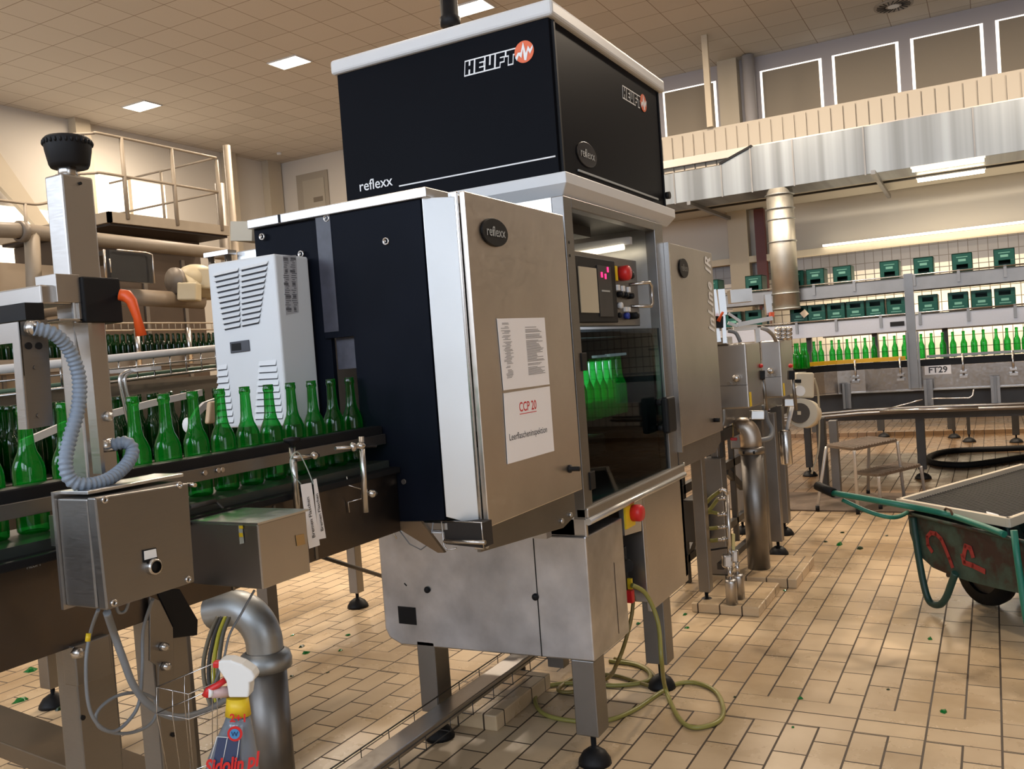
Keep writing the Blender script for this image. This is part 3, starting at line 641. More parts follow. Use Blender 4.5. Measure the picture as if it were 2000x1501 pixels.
# --- pneumatics in the recess and its feed hose
pn = thing('pneumatic_unit', 'black pneumatic service unit with white gauges in the gap of the machine base', 'pneumatic unit', (3.54, 1.5, .46))
m = M().box(3.46, 3.60, 1.45, 1.56, .50, .74).cyl((3.5, 1.47, .46), (3.5, 1.47, .62), .025).cyl((3.57, 1.47, .50), (3.57, 1.47, .70), .022); m.obj('valve_block', BLACK, pn, .004)
for px, py in ((1224, 1103), (1257, 1118)):
    c = at(px, py, Y=1.43); gg = M().disc(c, (-.75, -.65, 0), .026, .02, 20).obj('gauge_body', BLACK, pn); M().disc(c + Vector((-.012, -.0105, 0)), (-.75, -.65, 0), .022, .004, 20).obj('gauge_face', WHITE, gg)
M().box(3.55, 3.58, 1.42, 1.45, .50, .555).obj('red_handle', RED, pn, .004)
M().box(3.575, 3.59, 1.43, 1.45, .55, .60).obj('yellow_tag', YELLOW, pn)
def smooth(pts, n=8, closed=False):
    P = [Vector(p) for p in pts]; out = []
    N_ = len(P); rng = range(N_ if closed else N_ - 1)
    for i in rng:
        p0, p1, p2, p3 = (P[(i - 1) % N_] if closed or i else P[0]), P[i], P[(i + 1) % N_], (P[(i + 2) % N_] if closed or i + 2 < N_ else P[-1])
        for k in range(n):
            t = k / n; out.append(.5 * ((2 * p1) + (p2 - p0) * t + (2 * p0 - 5 * p1 + 4 * p2 - p3) * t * t + (3 * p1 - p0 - 3 * p2 + p3) * t ** 3))
    if not closed: out.append(P[-1])
    return out
f0 = lambda x, y, z=.01: at(x, y, Z=z)
pts = [at(1234, 1142, Y=1.42), at(1262, 1160, Y=1.38), at(1285, 1215, Y=1.34), at(1292, 1290, Y=1.3), f0(1300, 1345, .03), f0(1325, 1400), f0(1355, 1420), f0(1400, 1410), f0(1413, 1385), f0(1398, 1350), f0(1360, 1333), f0(1322, 1335), f0(1285, 1355), f0(1240, 1385), f0(1190, 1405),
       f0(1130, 1408), f0(1065, 1395), f0(1045, 1365), f0(1065, 1340), f0(1130, 1333), f0(1200, 1338), f0(1262, 1330), f0(1268, 1312), f0(1240, 1297), f0(1190, 1290)]
tag(M().tube(smooth(pts, 6), .010, 8).obj('air_hose', GHOSE), 'yellow-green air hose looping onto the floor beside the front leg', 'hose')
pts = [at(1238, 1150, Y=1.46), at(1234, 1200, Y=1.46), at(1222, 1250, Y=1.48), at(1205, 1295, Y=1.5), f0(1185, 1325), f0(1120, 1350), f0(1090, 1345), f0(1130, 1320), f0(1200, 1318), f0(1275, 1340), f0(1282, 1325), f0(1255, 1300), f0(1200, 1285)]
tag(M().tube(smooth(pts, 6), .009, 8).obj('air_hose', plain('olive_hose', (.20, .15, .04), .45)), 'brownish air hose dropping behind the front leg into a flat coil', 'hose')
# signal lamp above the hood
t = thing('signal_lamp', 'black signal lamp rod on top of the hood beside a ceiling light', 'signal lamp', at(878, 40, D=4.0))
b = at(880, 52, D=4.0); b = Vector((3.7, at(880, 52, X=3.7).y, 2.92)); t.location = b
zb_ = at(880, 54, X=3.7).z
M().cyl(b, (b.x, b.y, zb_ + .02), .012).obj('rod', BLACK, t)
M().lathe([(0, zb_), (.034, zb_), (.048, zb_ + .008), (.050, zb_ + .045), (.043, zb_ + .05), (.043, zb_ + .20), (0, zb_ + .20)], (b.x, b.y, 0), 20).obj('lamp_body', BLACK, t)
# ================================================================ BOTTLES
def bottle_mesh(n=20):
    prof = [(0, .006), (.018, .004), (.028, 0), (.031, .004), (.0315, .012), (.0315, .125), (.030, .138), (.025, .152), (.0185, .166), (.0155, .182), (.0140, .21), (.0130, .236), (.0130, .240), (.0148, .243), (.0148, .250), (.0135, .253), (.0142, .259), (.0125, .260), (.0105, .258), (.0105, .245)]
    return M().lathe(prof, (0, 0, 0), n)
def first_bottle(label, group, n=20, mat=None):
    o = bottle_mesh(n).obj('beer_bottle', mat or BOTTLE); return tag(o, label, 'bottle', group)
def row(pts, label, group, n=20, jit=0.0, mat=None):
    o = first_bottle(label, group, n, mat); o.location = pts[0]
    for p in pts[1:]:
        c = dup(o, Vector(p) + Vector((random.uniform(-jit, jit), random.uniform(-jit, jit), 0)), random.uniform(0, 6))
    return o
BZ = 1.312
row([(.855 + k * .0875, 1.75, BZ + .0015) for k in range(17)], 'empty green bottle riding single file into the black end cover', 'bottles entering the inspection machine')
row([(3.22 + k * .076, 1.52, 1.3065) for k in range(9)], 'brightly backlit green bottle behind the dark glass door', 'bottles inside the inspection machine')
# inner light panel behind the lit bottles
M().box(3.42, 3.90, 1.585, 1.595, 1.37, 1.552).obj('backlight_panel', SC.objects['backlight_panel'].data.materials[0], mac)
bpy.data.objects.remove(SC.objects['backlight_panel'])
M().box(3.55, 3.66, 1.505, 1.53, 1.568, 1.578).box(3.70, 3.90, 1.505, 1.53, 1.568, 1.58).obj('neck_guide', plain('neck_guide_glow', (.8, .85, .82), .4, emit=(.8, .9, .85), es=.8), mac)  # glow put into the guide's colour for the bright strips at the necks
# ================================================================ INFEED CONVEYOR
cv = thing('infeed_conveyor', 'stainless chain conveyor carrying green bottles into the machine from the left', 'conveyor', (1.2, 1.75, 0))
DK = steel('conveyor_side_dark', (.13, .112, .10), .36, .35, (1, 1, 1), 4, .2)
M().box(-.3, 2.19, 1.615, 1.63, 1.095, 1.275).obj('side_panel', DK, cv, .002)
M().box(-.3, 2.19, 1.845, 1.86, 1.095, 1.30).obj('side_panel', DK, cv, .002)
M().box(-.3, 2.19, 1.60, 1.64, 1.275, 1.292).obj('top_flange', BLACK, cv, .002)
M().box(2.23, 3.04, 1.64, 1.845, 1.285, BZ).obj('inner_chain', DARKST, mac)
M().box(-.3, 2.19, 1.64, 1.845, 1.285, BZ).obj('chain', plain('chain_dark', (.03, .035, .03), .35), cv)
M().box(-.3, 2.19, 1.645, 1.655, 1.363, 1.393).obj('front_guide_rail', STEELD, cv, .001)
M().box(-.3, 2.19, 1.655, 1.70, 1.382, 1.419).obj('guide_strip', BLACK, cv, .004)
M().box(-.3, 2.19, 1.795, 1.81, 1.345, 1.385).obj('rear_guide_rail', BLACK, cv)
for x in (1.33, 1.345): pass
M().box(1.505, 1.512, 1.612, 1.615, 1.095, 1.275).box(1.66, 1.667, 1.612, 1.615, 1.1, 1.27).box(1.80, 1.81, 1.612, 1.615, 1.1, 1.27).obj('panel_joints', STEELD, cv)
for px, py in ((398, 923), (424, 918), (432, 917)): M().disc(at(px, py, Y=1.645), (0, -1, 0), .006, .006, 12).obj('bolt', CHROME, cv)
def cleg(x0, x1, y0, y1, z1, par, mat=STEELD, foot=.06): return leg(x0, x1, y0, y1, .10, z1, foot, par, mat)
cleg(1.105, 1.195, 1.64, 1.70, 1.16, cv); cleg(1.29, 1.385, 1.64, 1.70, 1.14, cv)
M().box(1.08, 1.16, 1.60, 1.64, 1.02, 1.10).obj('leg_bracket', STEELD, cv, .003)
g = M().poly([at(293, 1165, Y=1.60), at(312, 1172, Y=1.60), at(338, 1225, Y=1.60), at(342, 1400, Y=1.60), at(310, 1400, Y=1.60), at(310, 1300, Y=1.60), at(293, 1290, Y=1.60)], (0, .006, 0)).obj('gusset_plate', STEELD, cv, .001)
M().poly([at(305, 1150, Y=1.61), at(352, 1150, Y=1.61), at(387, 1210, Y=1.61), at(386, 1240, Y=1.61), at(338, 1246, Y=1.61), at(338, 1220, Y=1.61)], (0, .03, 0)).obj('end_cap', BLACK, cv, .002)
for px, py in ((316, 1262), (320, 1300)): M().lathe([(0, .016), (.008, .016), (.010, .006), (.010, 0), (0, 0)], at(px, py, Y=1.60), 6, (0, -1, 0)).obj('hex_bolt', CHROME, cv)
M().lathe([(0, .016), (.010, .016), (.012, .006), (.012, 0), (0, 0)], at(148, 1274, Y=1.60), 6, (0, -1, 0)).obj('hex_bolt', CHROME, cv)
for px, py in ((162, 1401), (338, 1434)): M().disc(at(px, py, Y=1.638), (0, -1, 0), .005, .002, 12).obj('bolt_hole', BLACK, cv)
text('HEUFT', 'maker_plate', at(66, 1104, Y=1.613), (1, 0, 0), (0, 0, 1), .010, GREYPR, cv, off=.02)
# upright bracket profiles and rods in front of the rail
rod = thing('rail_clamp_rod', 'short vertical steel rod clamped to the rail, carrying two paper tags', 'rod', (1.70, 1.585, 1.2))
m = M().cyl((1.715, 1.585, 1.24), (1.715, 1.585, 1.41), .009); m.obj('rod', CHROME, rod)
M().lathe([(.004, 0), (.010, .01), (.021, .016), (.022, .024), (0, .028)], (1.715, 1.585, 1.41), 18).obj('star_knob', BLACK, rod)
M().cyl(at(570, 893, Y=1.57), at(622, 889, Y=1.57), .005).ell(at(614, 889, Y=1.57), .012, .010, .011).obj('cross_clamp', CHROME, rod)
rod2 = thing('rail_clamp_rod', 'longer vertical steel rod with upper and lower clamps against the black cover', 'rod', (1.93, 1.57, 1.1))
M().cyl(at(714, 1000, Y=1.55), at(706, 852, Y=1.55), .009).obj('rod', CHROME, rod2)
M().cyl(at(655, 875, Y=1.56), at(734, 870, Y=1.54), .005).ell(at(705, 870, Y=1.55), .016, .014, .012).ell(at(690, 872, Y=1.55), .012, .010, .014).obj('upper_clamp', CHROME, rod2)
M().cyl(at(705, 963, Y=1.56), at(735, 963, Y=1.54), .006).ell(at(727, 963, Y=1.54), .014, .012, .012).obj('lower_clamp', CHROME, rod2)
M().tube([at(677, 930, Y=1.61), at(680, 947, Y=1.61), at(714, 957, Y=1.57)], .0022, 6).tube([at(682, 1000, Y=1.61), at(680, 980, Y=1.61), at(714, 971, Y=1.57)], .0022, 6).obj('wire_brackets', CHROME, rod2)
tg = thing('paper_tag', 'pair of narrow white paper tags hanging on a wire loop from the rail', 'tag', at(593, 935, Y=1.5))
M().tube(smooth([at(588, 945, Y=1.55), at(572, 925, Y=1.55), at(567, 900, Y=1.55), at(575, 884, Y=1.55), at(585, 886, Y=1.55), at(600, 915, Y=1.55), at(612, 945, Y=1.55)], 6), .0016, 6).obj('wire_loop', plain('pale_wire', (.4, .45, .4), .4), tg)
ta = M().poly([at(612, 936, Y=1.54), at(618, 934, Y=1.54), at(637, 1050, Y=1.54), at(622, 1053, Y=1.54)], (0, .0006, 0)).obj('tag', PAPER, tg)
tb = M().poly([at(587, 946, Y=1.53), at(608, 942, Y=1.53), at(625, 1064, Y=1.53), at(604, 1071, Y=1.53)], (0, .0006, 0)).obj('tag', PAPER, tg)
rx = (at(597, 950, Y=1.53) - at(614, 1060, Y=1.53)).normalized(); up = rx.cross(Vector((0, 1, 0))) * -1
text('Bremen Flaschen', 'tag_lettering', at(607, 1010, Y=1.5285), rx, Vector((0, -1, 0)).cross(rx), .0155, INK, tb, off=.01)
text('Bremen Flaschen', 'tag_lettering', at(624, 1000, Y=1.5385), rx, Vector((0, -1, 0)).cross(rx), .0145, INK, ta, off=.01)
# ================================================================ HEIGHT-ADJUSTABLE POST AND SENSOR ARM
po = thing('adjustment_post', 'square stainless post with a black hand knob on top, in front of the conveyor', 'post', (1.10, 1.52, 1.0))
m = M().box(1.068, 1.135, 1.495, 1.545, 1.27, 2.0); m.obj('square_tube', STEEL, po, .004)
M().cyl((1.10, 1.52, 1.99), (1.10, 1.52, 2.03), .017).obj('inner_tube', CHROME, po)
kn = M().lathe([(0, 2.018), (.033, 2.018), (.036, 2.024), (.041, 2.05), (.042, 2.06), (.043, 2.07), (.038, 2.075), (0, 2.075)], (1.105, 1.52, 0), 28).obj('hand_knob', BLACK, po)
m = M()
for k in range(28):
    a = k * 2 * math.pi / 28; m.ell((1.105 + .0425 * math.cos(a), 1.52 + .0425 * math.sin(a), 2.064), .003, .003, .005, 6)
m.obj('knob_ribs', BLACK, kn)
M().disc((1.105, 1.4945, 1.985), (0, -1, 0), .003, .003, 10).obj('set_screw', BLACK, po)
M().lathe([(0, .008), (.009, .008), (.011, 0), (0, 0)], at(209, 813, Y=1.495), 6, (0, -1, 0)).obj('hex_bolt', STEELB, po)
M().poly([at(143, 630, X=1.066), at(171, 630, X=1.066), at(199, 925, X=1.066), at(182, 925, X=1.066), at(163, 720, X=1.066)], (.008, 0, 0)).box(1.066, 1.11, 1.55, 1.62, 1.30, 1.36).obj('rear_gusset', STEEL, po)
cb_ = M().box(1.083, 1.165, 1.482, 1.56, 1.722, 1.808).obj('clamp_block', BLACK, po, .003)
M().tube([at(233, 575, Y=1.47), at(248, 578, Y=1.46), at(257, 588, Y=1.45), at(268, 620, Y=1.45), at(276, 655, Y=1.45)], [.011, .0125, .0105, .0078, .0105], 14).obj('clamp_lever', ORANGE, po)
M().cyl(at(229, 575, Y=1.49), at(241, 576, Y=1.46), .006).obj('lever_stud', CHROME, po)
m = M().box(1.035, 1.083, 1.49, 1.55, 1.76, 1.812); m.box(1.035, 1.083, 1.49, 1.55, 1.725, 1.73).box(1.076, 1.083, 1.49, 1.55, 1.725, 1.76); m.obj('clamp_bracket', STEEL, po, .001)
sa = M().box(1.01, 1.075, 1.50, 2.3, 1.757, 1.792).obj('sensor_arm', STEEL, po, .003)
sb = thing('proximity_sensor', 'grey steel sensor bracket hanging from the arm at the left edge, conduit attached', 'sensor', (.98, 1.5, 1.53))
sx0, sx1, sy0 = .958, 1.022, 1.47
m = M()
q = [at(*p, Y=sy0) for p in ((36, 628), (92, 624), (104, 830), (54, 838))]
m.poly(q, (0, .003, 0)); m.obj('bracket_face', STEELD, sb)
q2 = q[0], q[3]
m = M().poly([q[0], q[0] + Vector((0, .16, 0)), q[0] + Vector((0, .16, -.035)), q[0] + Vector((0, .022, -.035)), q[3] + Vector((0, .026, .0)), q[3]], (.003, 0, 0)); m.obj('bracket_side', STEEL, sb)
M().box(.965, 1.0, 1.48, 1.62, 1.727, 1.757).obj('spacer_block', BLACK, sb)
for px, py in ((56, 675), (76, 675)): M().disc(at(px, py, Y=sy0 - .001), (0, -1, 0), .0062, .001, 16).obj('round_hole', BLACK, sb)
for px, py in ((70, 717), (76, 811)): M().disc(at(px, py, Y=sy0 - .001), (0, -1, 0), .004, .001, 16).obj('rivet', STEELD, sb)
M().cyl(at(56, 640, Y=1.465), at(74, 641, Y=1.45), .014).ell(at(70, 634, Y=1.445), .004, .004, .004).obj('hose_clip', CHROME, sb)
# corrugated conduit
pts = smooth([at(68, 641, Y=1.45), at(105, 652, Y=1.44), at(135, 683, Y=1.44), at(154, 735, Y=1.44), at(153, 795, Y=1.44), at(138, 850, Y=1.44), at(128, 900, Y=1.435), at(138, 936, Y=1.43), at(170, 946, Y=1.42), at(212, 935, Y=1.42), at(246, 908, Y=1.43), at(259, 880, Y=1.44), at(246, 864, Y=1.45), at(218, 869, Y=1.47)], 10)
# resample evenly, then rib it
d = [0]
for i in range(1, len(pts)): d.append(d[-1] + (pts[i] - pts[i - 1]).length)
N_ = 240; rp = []; rr_ = []; j = 0
for k in range(N_):
    s_ = d[-1] * k / (N_ - 1)
    while j < len(d) - 2 and d[j + 1] < s_: j += 1
    rp.append(pts[j].lerp(pts[j + 1], (s_ - d[j]) / max(1e-9, d[j + 1] - d[j]))); rr_.append(.0128 if (k % 4) < 2 else .0108)
tag(M().tube(rp, rr_, 14).obj('corrugated_conduit', HOSE), 'blue-grey corrugated conduit curving from the sensor head round the post', 'conduit')
c = at(214, 869, Y=1.47); t = thing('pipe_clip', 'small silver clip holding the end of the grey conduit to the post', 'clip', c)
M().cyl(c, (c.x, 1.495, c.z), .008).cyl(c + Vector((.01, 0, 0)), c + Vector((-.02, .01, 0)), .013).obj('clip_body', CHROME, t)
# ================================================================ BOXES ON THE CONVEYOR
def screws(par, pts, Y, r=.0065):
    for p in pts: c = at(*p, Y=Y); M().lathe([(.4 * r, .001), (.6 * r, .004), (r, .003), (r, 0)], c, 16, (0, -1, 0)).obj('screw', CHROME, par)
cb = thing('control_box', 'square brushed steel control box with one black push button, in front of the post', 'control box', (1.07, 1.42, 1.235))
cy0 = 1.357
tl, tr_, brr, bll = at(185, 972, Y=cy0), at(368, 943, Y=cy0), at(381, 1136, Y=cy0), at(209, 1192, Y=cy0)
lid = M().poly([tl, tr_, brr, bll], (0, .022, 0)).obj('lid', STEELD, cb, .003)
bx0, bx1, bz0, bz1 = tl.x - .001, tr_.x - .004, (brr.z + bll.z) / 2 + .002, (tl.z + tr_.z) / 2 + .001
M().box(bx0 + .002, bx1, cy0 + .022, cy0 + .105, bz0, bz1).obj('body', STEELD, cb, .003)
M().box(bx0 - .003, bx1 + .01, cy0 + .105, cy0 + .112, bz0 - .006, bz1 + .012).obj('back_flange', STEEL, cb)
M().box(bx0 + .01, bx1 + .02, cy0 + .03, cy0 + .112, bz1 + .006, bz1 + .012).obj('rain_hood', STEELB, cb, .001)
M().box(1.07, 1.13, cy0 + .112, 1.494, bz0 + .03, bz1 - .03).obj('mounting_plate', STEELD, cb)
screws(cb, [(204, 976), (350, 947), (367, 1131), (222, 1177)], cy0)
M().poly([at(278, 1074, Y=cy0), at(303, 1069, Y=cy0), at(306, 1092, Y=cy0), at(280, 1098, Y=cy0)], (0, -.003, 0)).obj('button_plate', BLACK, cb)
M().poly([at(281, 1076, Y=cy0 - .003), at(304, 1071, Y=cy0 - .003), at(306, 1087, Y=cy0 - .003), at(282, 1093, Y=cy0 - .003)], (0, -.001, 0)).obj('button_label', WHITE, cb)
c = at(297, 1106, Y=cy0); M().lathe([(.011, .012), (.0135, .012), (.015, .008), (.015, 0)], c, 24, (0, -1, 0)).obj('button_bezel', CHROME, cb); M().lathe([(0, .009), (.011, .009), (.011, 0)], c, 20, (0, -1, 0)).obj('push_button', BLACK, cb)
M().cyl(at(366, 946, Y=1.38), at(382, 947, Y=1.36), .004).obj('side_screw', CHROME, cb)
jb = thing('junction_box', 'blank stainless junction box with a yellow and white sticker on its end', 'junction box', (1.46, 1.5, 1.14))
M().box(1.388, 1.54, 1.398, 1.61, 1.142, 1.283).obj('body', STEEL, jb, .003)
M().box(1.383, 1.545, 1.393, 1.61, 1.283, 1.287).obj('top_cover', STEELB, jb)
M().poly([at(466, 1026, X=1.386), at(473, 1025, X=1.386), at(477, 1060, X=1.386), at(469, 1062, X=1.386)], (-.001, 0, 0)).obj('sticker', plain('sticker_pale', (.45, .45, .40), .5), jb)
for a, b in ((1026, 1032), (1040, 1048)): M().poly([at(467, a, X=1.384), at(474, a, X=1.384), at(475, b, X=1.384), at(468, b, X=1.384)], (-.001, 0, 0)).obj('sticker_mark', YELLOW, jb)
M().poly([at(577, 1045, Y=1.397), at(593, 1042, Y=1.397), at(596, 1062, Y=1.397), at(580, 1066, Y=1.397)], (0, -.001, 0)).obj('worn_sticker', plain('worn_amber', (.35, .2, .07), .4), jb)
M().cyl(at(370, 990, Y=1.60), at(420, 978, Y=1.60), .006).cyl(at(420, 978, Y=1.6), at(436, 992, Y=1.58), .003).obj('hinge_rod', DARKST, jb)
# ================================================================ PIPE, CABLES, BASKET, SPRAY BOTTLE
pp = thing('drain_pipe', 'fat galvanised pipe with elbow bending left under the conveyor at bottom centre', 'pipe', at(526, 1501, D=3.1))
b0 = at(519, 1285, D=3.1); rP = .069
v = M().cyl((b0.x, b0.y, 0.0), (b0.x, b0.y, b0.z), rP, 28); v.obj('riser', PIPE, pp)
el = []
for k in range(13):
    a = k / 12 * math.radians(100); el.append((b0.x - .02 * k / 12, b0.y + .115 - .115 * math.cos(a), b0.z + .06 + .115 * math.sin(a)))
el = [(b0.x, b0.y, b0.z)] + el; el.append((el[-1][0] - .01, el[-1][1] + .07, el[-1][2] - .014))
M().tube(el, rP * .92, 24, cap=False).obj('elbow', GALV, pp)
M().lathe([(rP, -.035), (rP * 1.28, -.032), (rP * 1.3, -.006), (rP * 1.22, .018), (rP * .95, .03)], b0, 28).obj('coupling', GALV, pp)
def cable(pts, r, mat, lab, name='cable', cat='cable'): return tag(M().tube(smooth(pts, 7), r, 8).obj(name, mat), lab, cat)
Yc = 1.47
cable([at(209, 1195, Y=1.42), at(222, 1235, Y=Yc), at(240, 1285, Y=Yc), at(262, 1340, Y=Yc), at(295, 1378, Y=Yc), at(345, 1400, Y=Yc), at(400, 1388, Y=Yc), at(440, 1366, Y=Yc)], .0072, CABLE, 'thick grey cable sweeping from the control box down past the basket')
cable([at(192, 1190, Y=1.42), at(178, 1230, Y=1.5), at(168, 1290, Y=1.5), at(172, 1370, Y=1.5), at(190, 1412, Y=1.5), at(220, 1428, Y=1.5), at(250, 1408, Y=1.5), at(272, 1370, Y=1.5), at(278, 1300, Y=1.5), at(280, 1230, Y=1.5), at(298, 1170, Y=1.43)], .0035, CABLE, 'thin grey cable with a yellow marker looping below the control box')
cable([at(302, 1363, Y=1.52), at(270, 1352, Y=1.52), at(225, 1360, Y=1.52), at(190, 1390, Y=1.52), at(195, 1420, Y=1.52), at(240, 1432, Y=1.52), at(285, 1420, Y=1.52), at(305, 1395, Y=1.52), at(302, 1363, Y=1.52)], .0033, CABLE, 'thin grey cable wound in a ring between the conveyor legs')
cable([at(226, 1178, Y=1.42), at(232, 1195, Y=1.43), at(245, 1192, Y=1.43), at(252, 1172, Y=1.42)], .003, CABLE, 'short grey cable bow under the bottom edge of the control box')
cable([at(497, 1152, Y=1.55), at(470, 1200, Y=1.58), at(448, 1240, Y=1.6), at(436, 1290, Y=1.6), at(418, 1335, Y=1.6)], .0028, CABLE, 'thin dark cable running diagonally in front of the pipe elbow')
tag(M().cyl(at(173, 1236, Y=1.493), at(171, 1252, Y=1.493), .0045).obj('cable_marker', YELLOW), 'small yellow marker sleeve on the thin grey cable', 'cable marker')
for i, (dx, col, lab) in enumerate([(0, (.16, .14, .10), 'olive cable of the bundle left of the pipe elbow'), (9, (.05, .05, .05), 'dark cable of the bundle left of the pipe elbow'), (17, (.45, .42, .04), 'yellow cable of the bundle left of the pipe elbow'), (25, (.12, .12, .10), 'grey-brown cable of the bundle nearest the pipe elbow')]):
    cable([at(425 + dx * .9, 1205, D=2.9), at(410 + dx, 1240, D=2.85), at(398 + dx * 1.2, 1290, D=2.8), at(400 + dx, 1335, D=2.75), at(412 + dx * .6, 1380, D=2.7)], .007, plain('bundle%d' % i, col, .5), lab)
bk = thing('wire_basket', 'thin wire basket hooked beside the conveyor leg, holding the spray bottle', 'basket', at(380, 1390, D=1.7))
m = M(); W3 = lambda x, y, dd=1.66: at(x, y, D=dd)
tp = [W3(306, 1341), W3(368, 1355), W3(478, 1308), W3(415, 1296)]; lo = [W3(306, 1392), W3(369, 1404), W3(480, 1362), W3(415, 1345)]; bt = [W3(330, 1520), W3(380, 1530), W3(470, 1500), W3(415, 1490)]
for q in (tp, lo, bt): m.tube(q, .0013, 6, closed=True)
for i in range(4):
    for k in range(2):
        f = k / 2; m.tube([tp[i].lerp(tp[(i + 1) % 4], f), lo[i].lerp(lo[(i + 1) % 4], f), bt[i].lerp(bt[(i + 1) % 4], f)], .0009, 5)
m.obj('wire_frame', CHROME, bk)
# spray bottle
sp_ = thing('spray_bottle', 'window cleaner spray bottle with white trigger head, red trigger and yellow collar', 'spray bottle', at(450, 1560, D=1.62))
O = at(458, 1362, D=1.62); S_ = 1.62 / FPX
def o3(px, py, dz=0): return at(px, py, D=1.62 + dz)
def loft(name, secs, mat, par, n=20):
    """secs: (cx, cy, half width px, half depth m) cross-sections seen from the camera side"""
    m = M(); rings = []
    for cx, cy, hw, hd in secs:
        c = o3(cx, cy); rings.append([m.bm.verts.new(c + R * (hw * S_ * math.cos(k * 2 * math.pi / n)) + F * (hd * math.sin(k * 2 * math.pi / n))) for k in range(n)])
    for A, B in zip(rings, rings[1:]):
        for k in range(n): f = m.bm.faces.new([A[k], A[(k + 1) % n], B[(k + 1) % n], B[k]]); f.smooth = True
    m.bm.faces.new(rings[0]); m.bm.faces.new(rings[-1][::-1]); return m.obj(name, mat, par)
M().poly([o3(x_, y_, -.017) for x_, y_ in ((424, 1293), (432, 1289), (450, 1289), (472, 1297), (492, 1311), (498, 1322), (494, 1331), (487, 1333), (487, 1346), (485, 1362), (446, 1362), (444, 1346), (441, 1329), (430, 1313), (423, 1301))], F * .034).obj('trigger_head', plain('white_plastic', (.80, .80, .78), .3), sp_, .007, 4)
loft('collar', [(464, 1361, 21, .017), (465, 1395, 25, .020)], YELLOW, sp_)
M().slab(o3(424, 1296, -.01), R, F, U, .006, .008, .006).obj('nozzle_tip', RED, sp_, .003)
m = M().tube([o3(440, 1327, -.005), o3(424, 1338, -.01), o3(408, 1347, -.012), o3(405, 1358, -.012)], [.006, .006, .007, .010], 10); m.obj('trigger', RED, sp_)
m = M().cyl(o3(448, 1350), o3(414, 1352, -.01), .010); m.obj('pump_barrel', plain('pale_pink_plastic', (.55, .38, .36), .4), sp_)
M().cyl(o3(414, 1352, -.012), o3(406, 1353, -.016), .0085).obj('pump_cap', WHITE, sp_)
BODY = glassy('clear_bottle', (.55, .58, .60), .08)
bo = loft('bottle', [(465, 1395, 22, .017), (464, 1412, 27, .022), (460, 1440, 37, .027), (455, 1480, 49, .030), (452, 1530, 55, .031), (450, 1600, 56, .031)], plain('blue_grey_liquid', (.20, .23, .27), .15), sp_)
FL = 1.62 - .034
def f3(px, py, k=0): return at(px, py, D=FL - k)
n_ = -F
M().poly([f3(426, 1438), f3(470, 1440), f3(461, 1560), f3(402, 1560)], F * .002).obj('label', plain('navy_label', (.04, .06, .13), .3), bo)
for a, b in (((424, 1438), (408, 1492)), ((444, 1441), (434, 1492)), ((468, 1441), (461, 1492)), ((424, 1438), (468, 1441))):
    M().tube([f3(*a, .001), f3(*b, .001)], .0007, 5).obj('label_line', WHITE, bo)
text('2+1', 'red_print', f3(466, 1402, -.008), R, U, .020, RED, bo, off=.03)
c = f3(459, 1432, .002); M().disc(c, n_, .0135, .0008, 28).obj('badge_ring', RED, bo); M().disc(c + n_ * .001, n_, .009, .0008, 24).obj('badge_blue', plain('sky_blue', (.06, .25, .5), .4), bo)
text('W', 'badge_print', c + n_ * .0025, R, U, .012, plain('navy', (.01, .02, .12), .5), bo)
text('Sidolin', 'brand_print', f3(438, 1495, .003), R * .995 + U * .10, U, .036, RED, bo, off=.035, xs=.72, shear=.15)
text('pl', 'brand_print', f3(494, 1484, .003), R * .98 + U * .2, U, .036, RED, bo, off=.035, xs=.8, shear=.15)
# steel angle lying across the bottom left corner
a_, b_ = at(-60, 1400, Z=.62), at(330, 1545, Z=.62)
bm_ = M().poly([at(-40, 1360, Z=.62), at(340, 1495, Z=.62), at(300, 1560, Z=.62), at(-60, 1425, Z=.62)], (0, 0, -.05))
tag(bm_.obj('cross_beam', plain('brown_beam', (.15, .11, .07), .45, .5, var=.2), None, .004), 'flat brown steel beam crossing the bottom left corner', 'beam')
tag(M().poly([at(100, 1560, Z=.66), at(148, 1160 + 20, Z=1.08), at(160, 1160 + 20, Z=1.08), at(112, 1560, Z=.66)], (.01, 0, 0)).obj('x', STEELD), 'x', 'x') if False else None
# channel with wire rails below the machine
ct = thing('cable_tray', 'long closed cable tray with thin wire rails running under the machine', 'cable tray', (2.9, 2.03, 0))
M().box(1.6, 4.3, 1.975, 2.075, .165, .20).obj('channel', STEEL, ct, .006)
m = M()
for y in (1.93, 2.10):
    m.tube([(1.6, y, .215), (4.3, y, .215)], .003, 6)
    for k in range(15): m.tube([(1.65 + k * .17, y, .16), (1.65 + k * .17, y, .215)], .0022, 4)
    m.tube([(1.6, y, .165), (4.3, y, .165)], .002, 6)
for k in range(15): m.tube([(1.65 + k * .17, 1.93, .162), (1.65 + k * .17, 2.10, .162)], .0022, 4)
m.obj('wire_rails', DARKST, ct)
for x in (1.9, 4.2): M().box(x, x + .03, 2.0, 2.05, 0, .165).obj('leg', STEELD, ct)
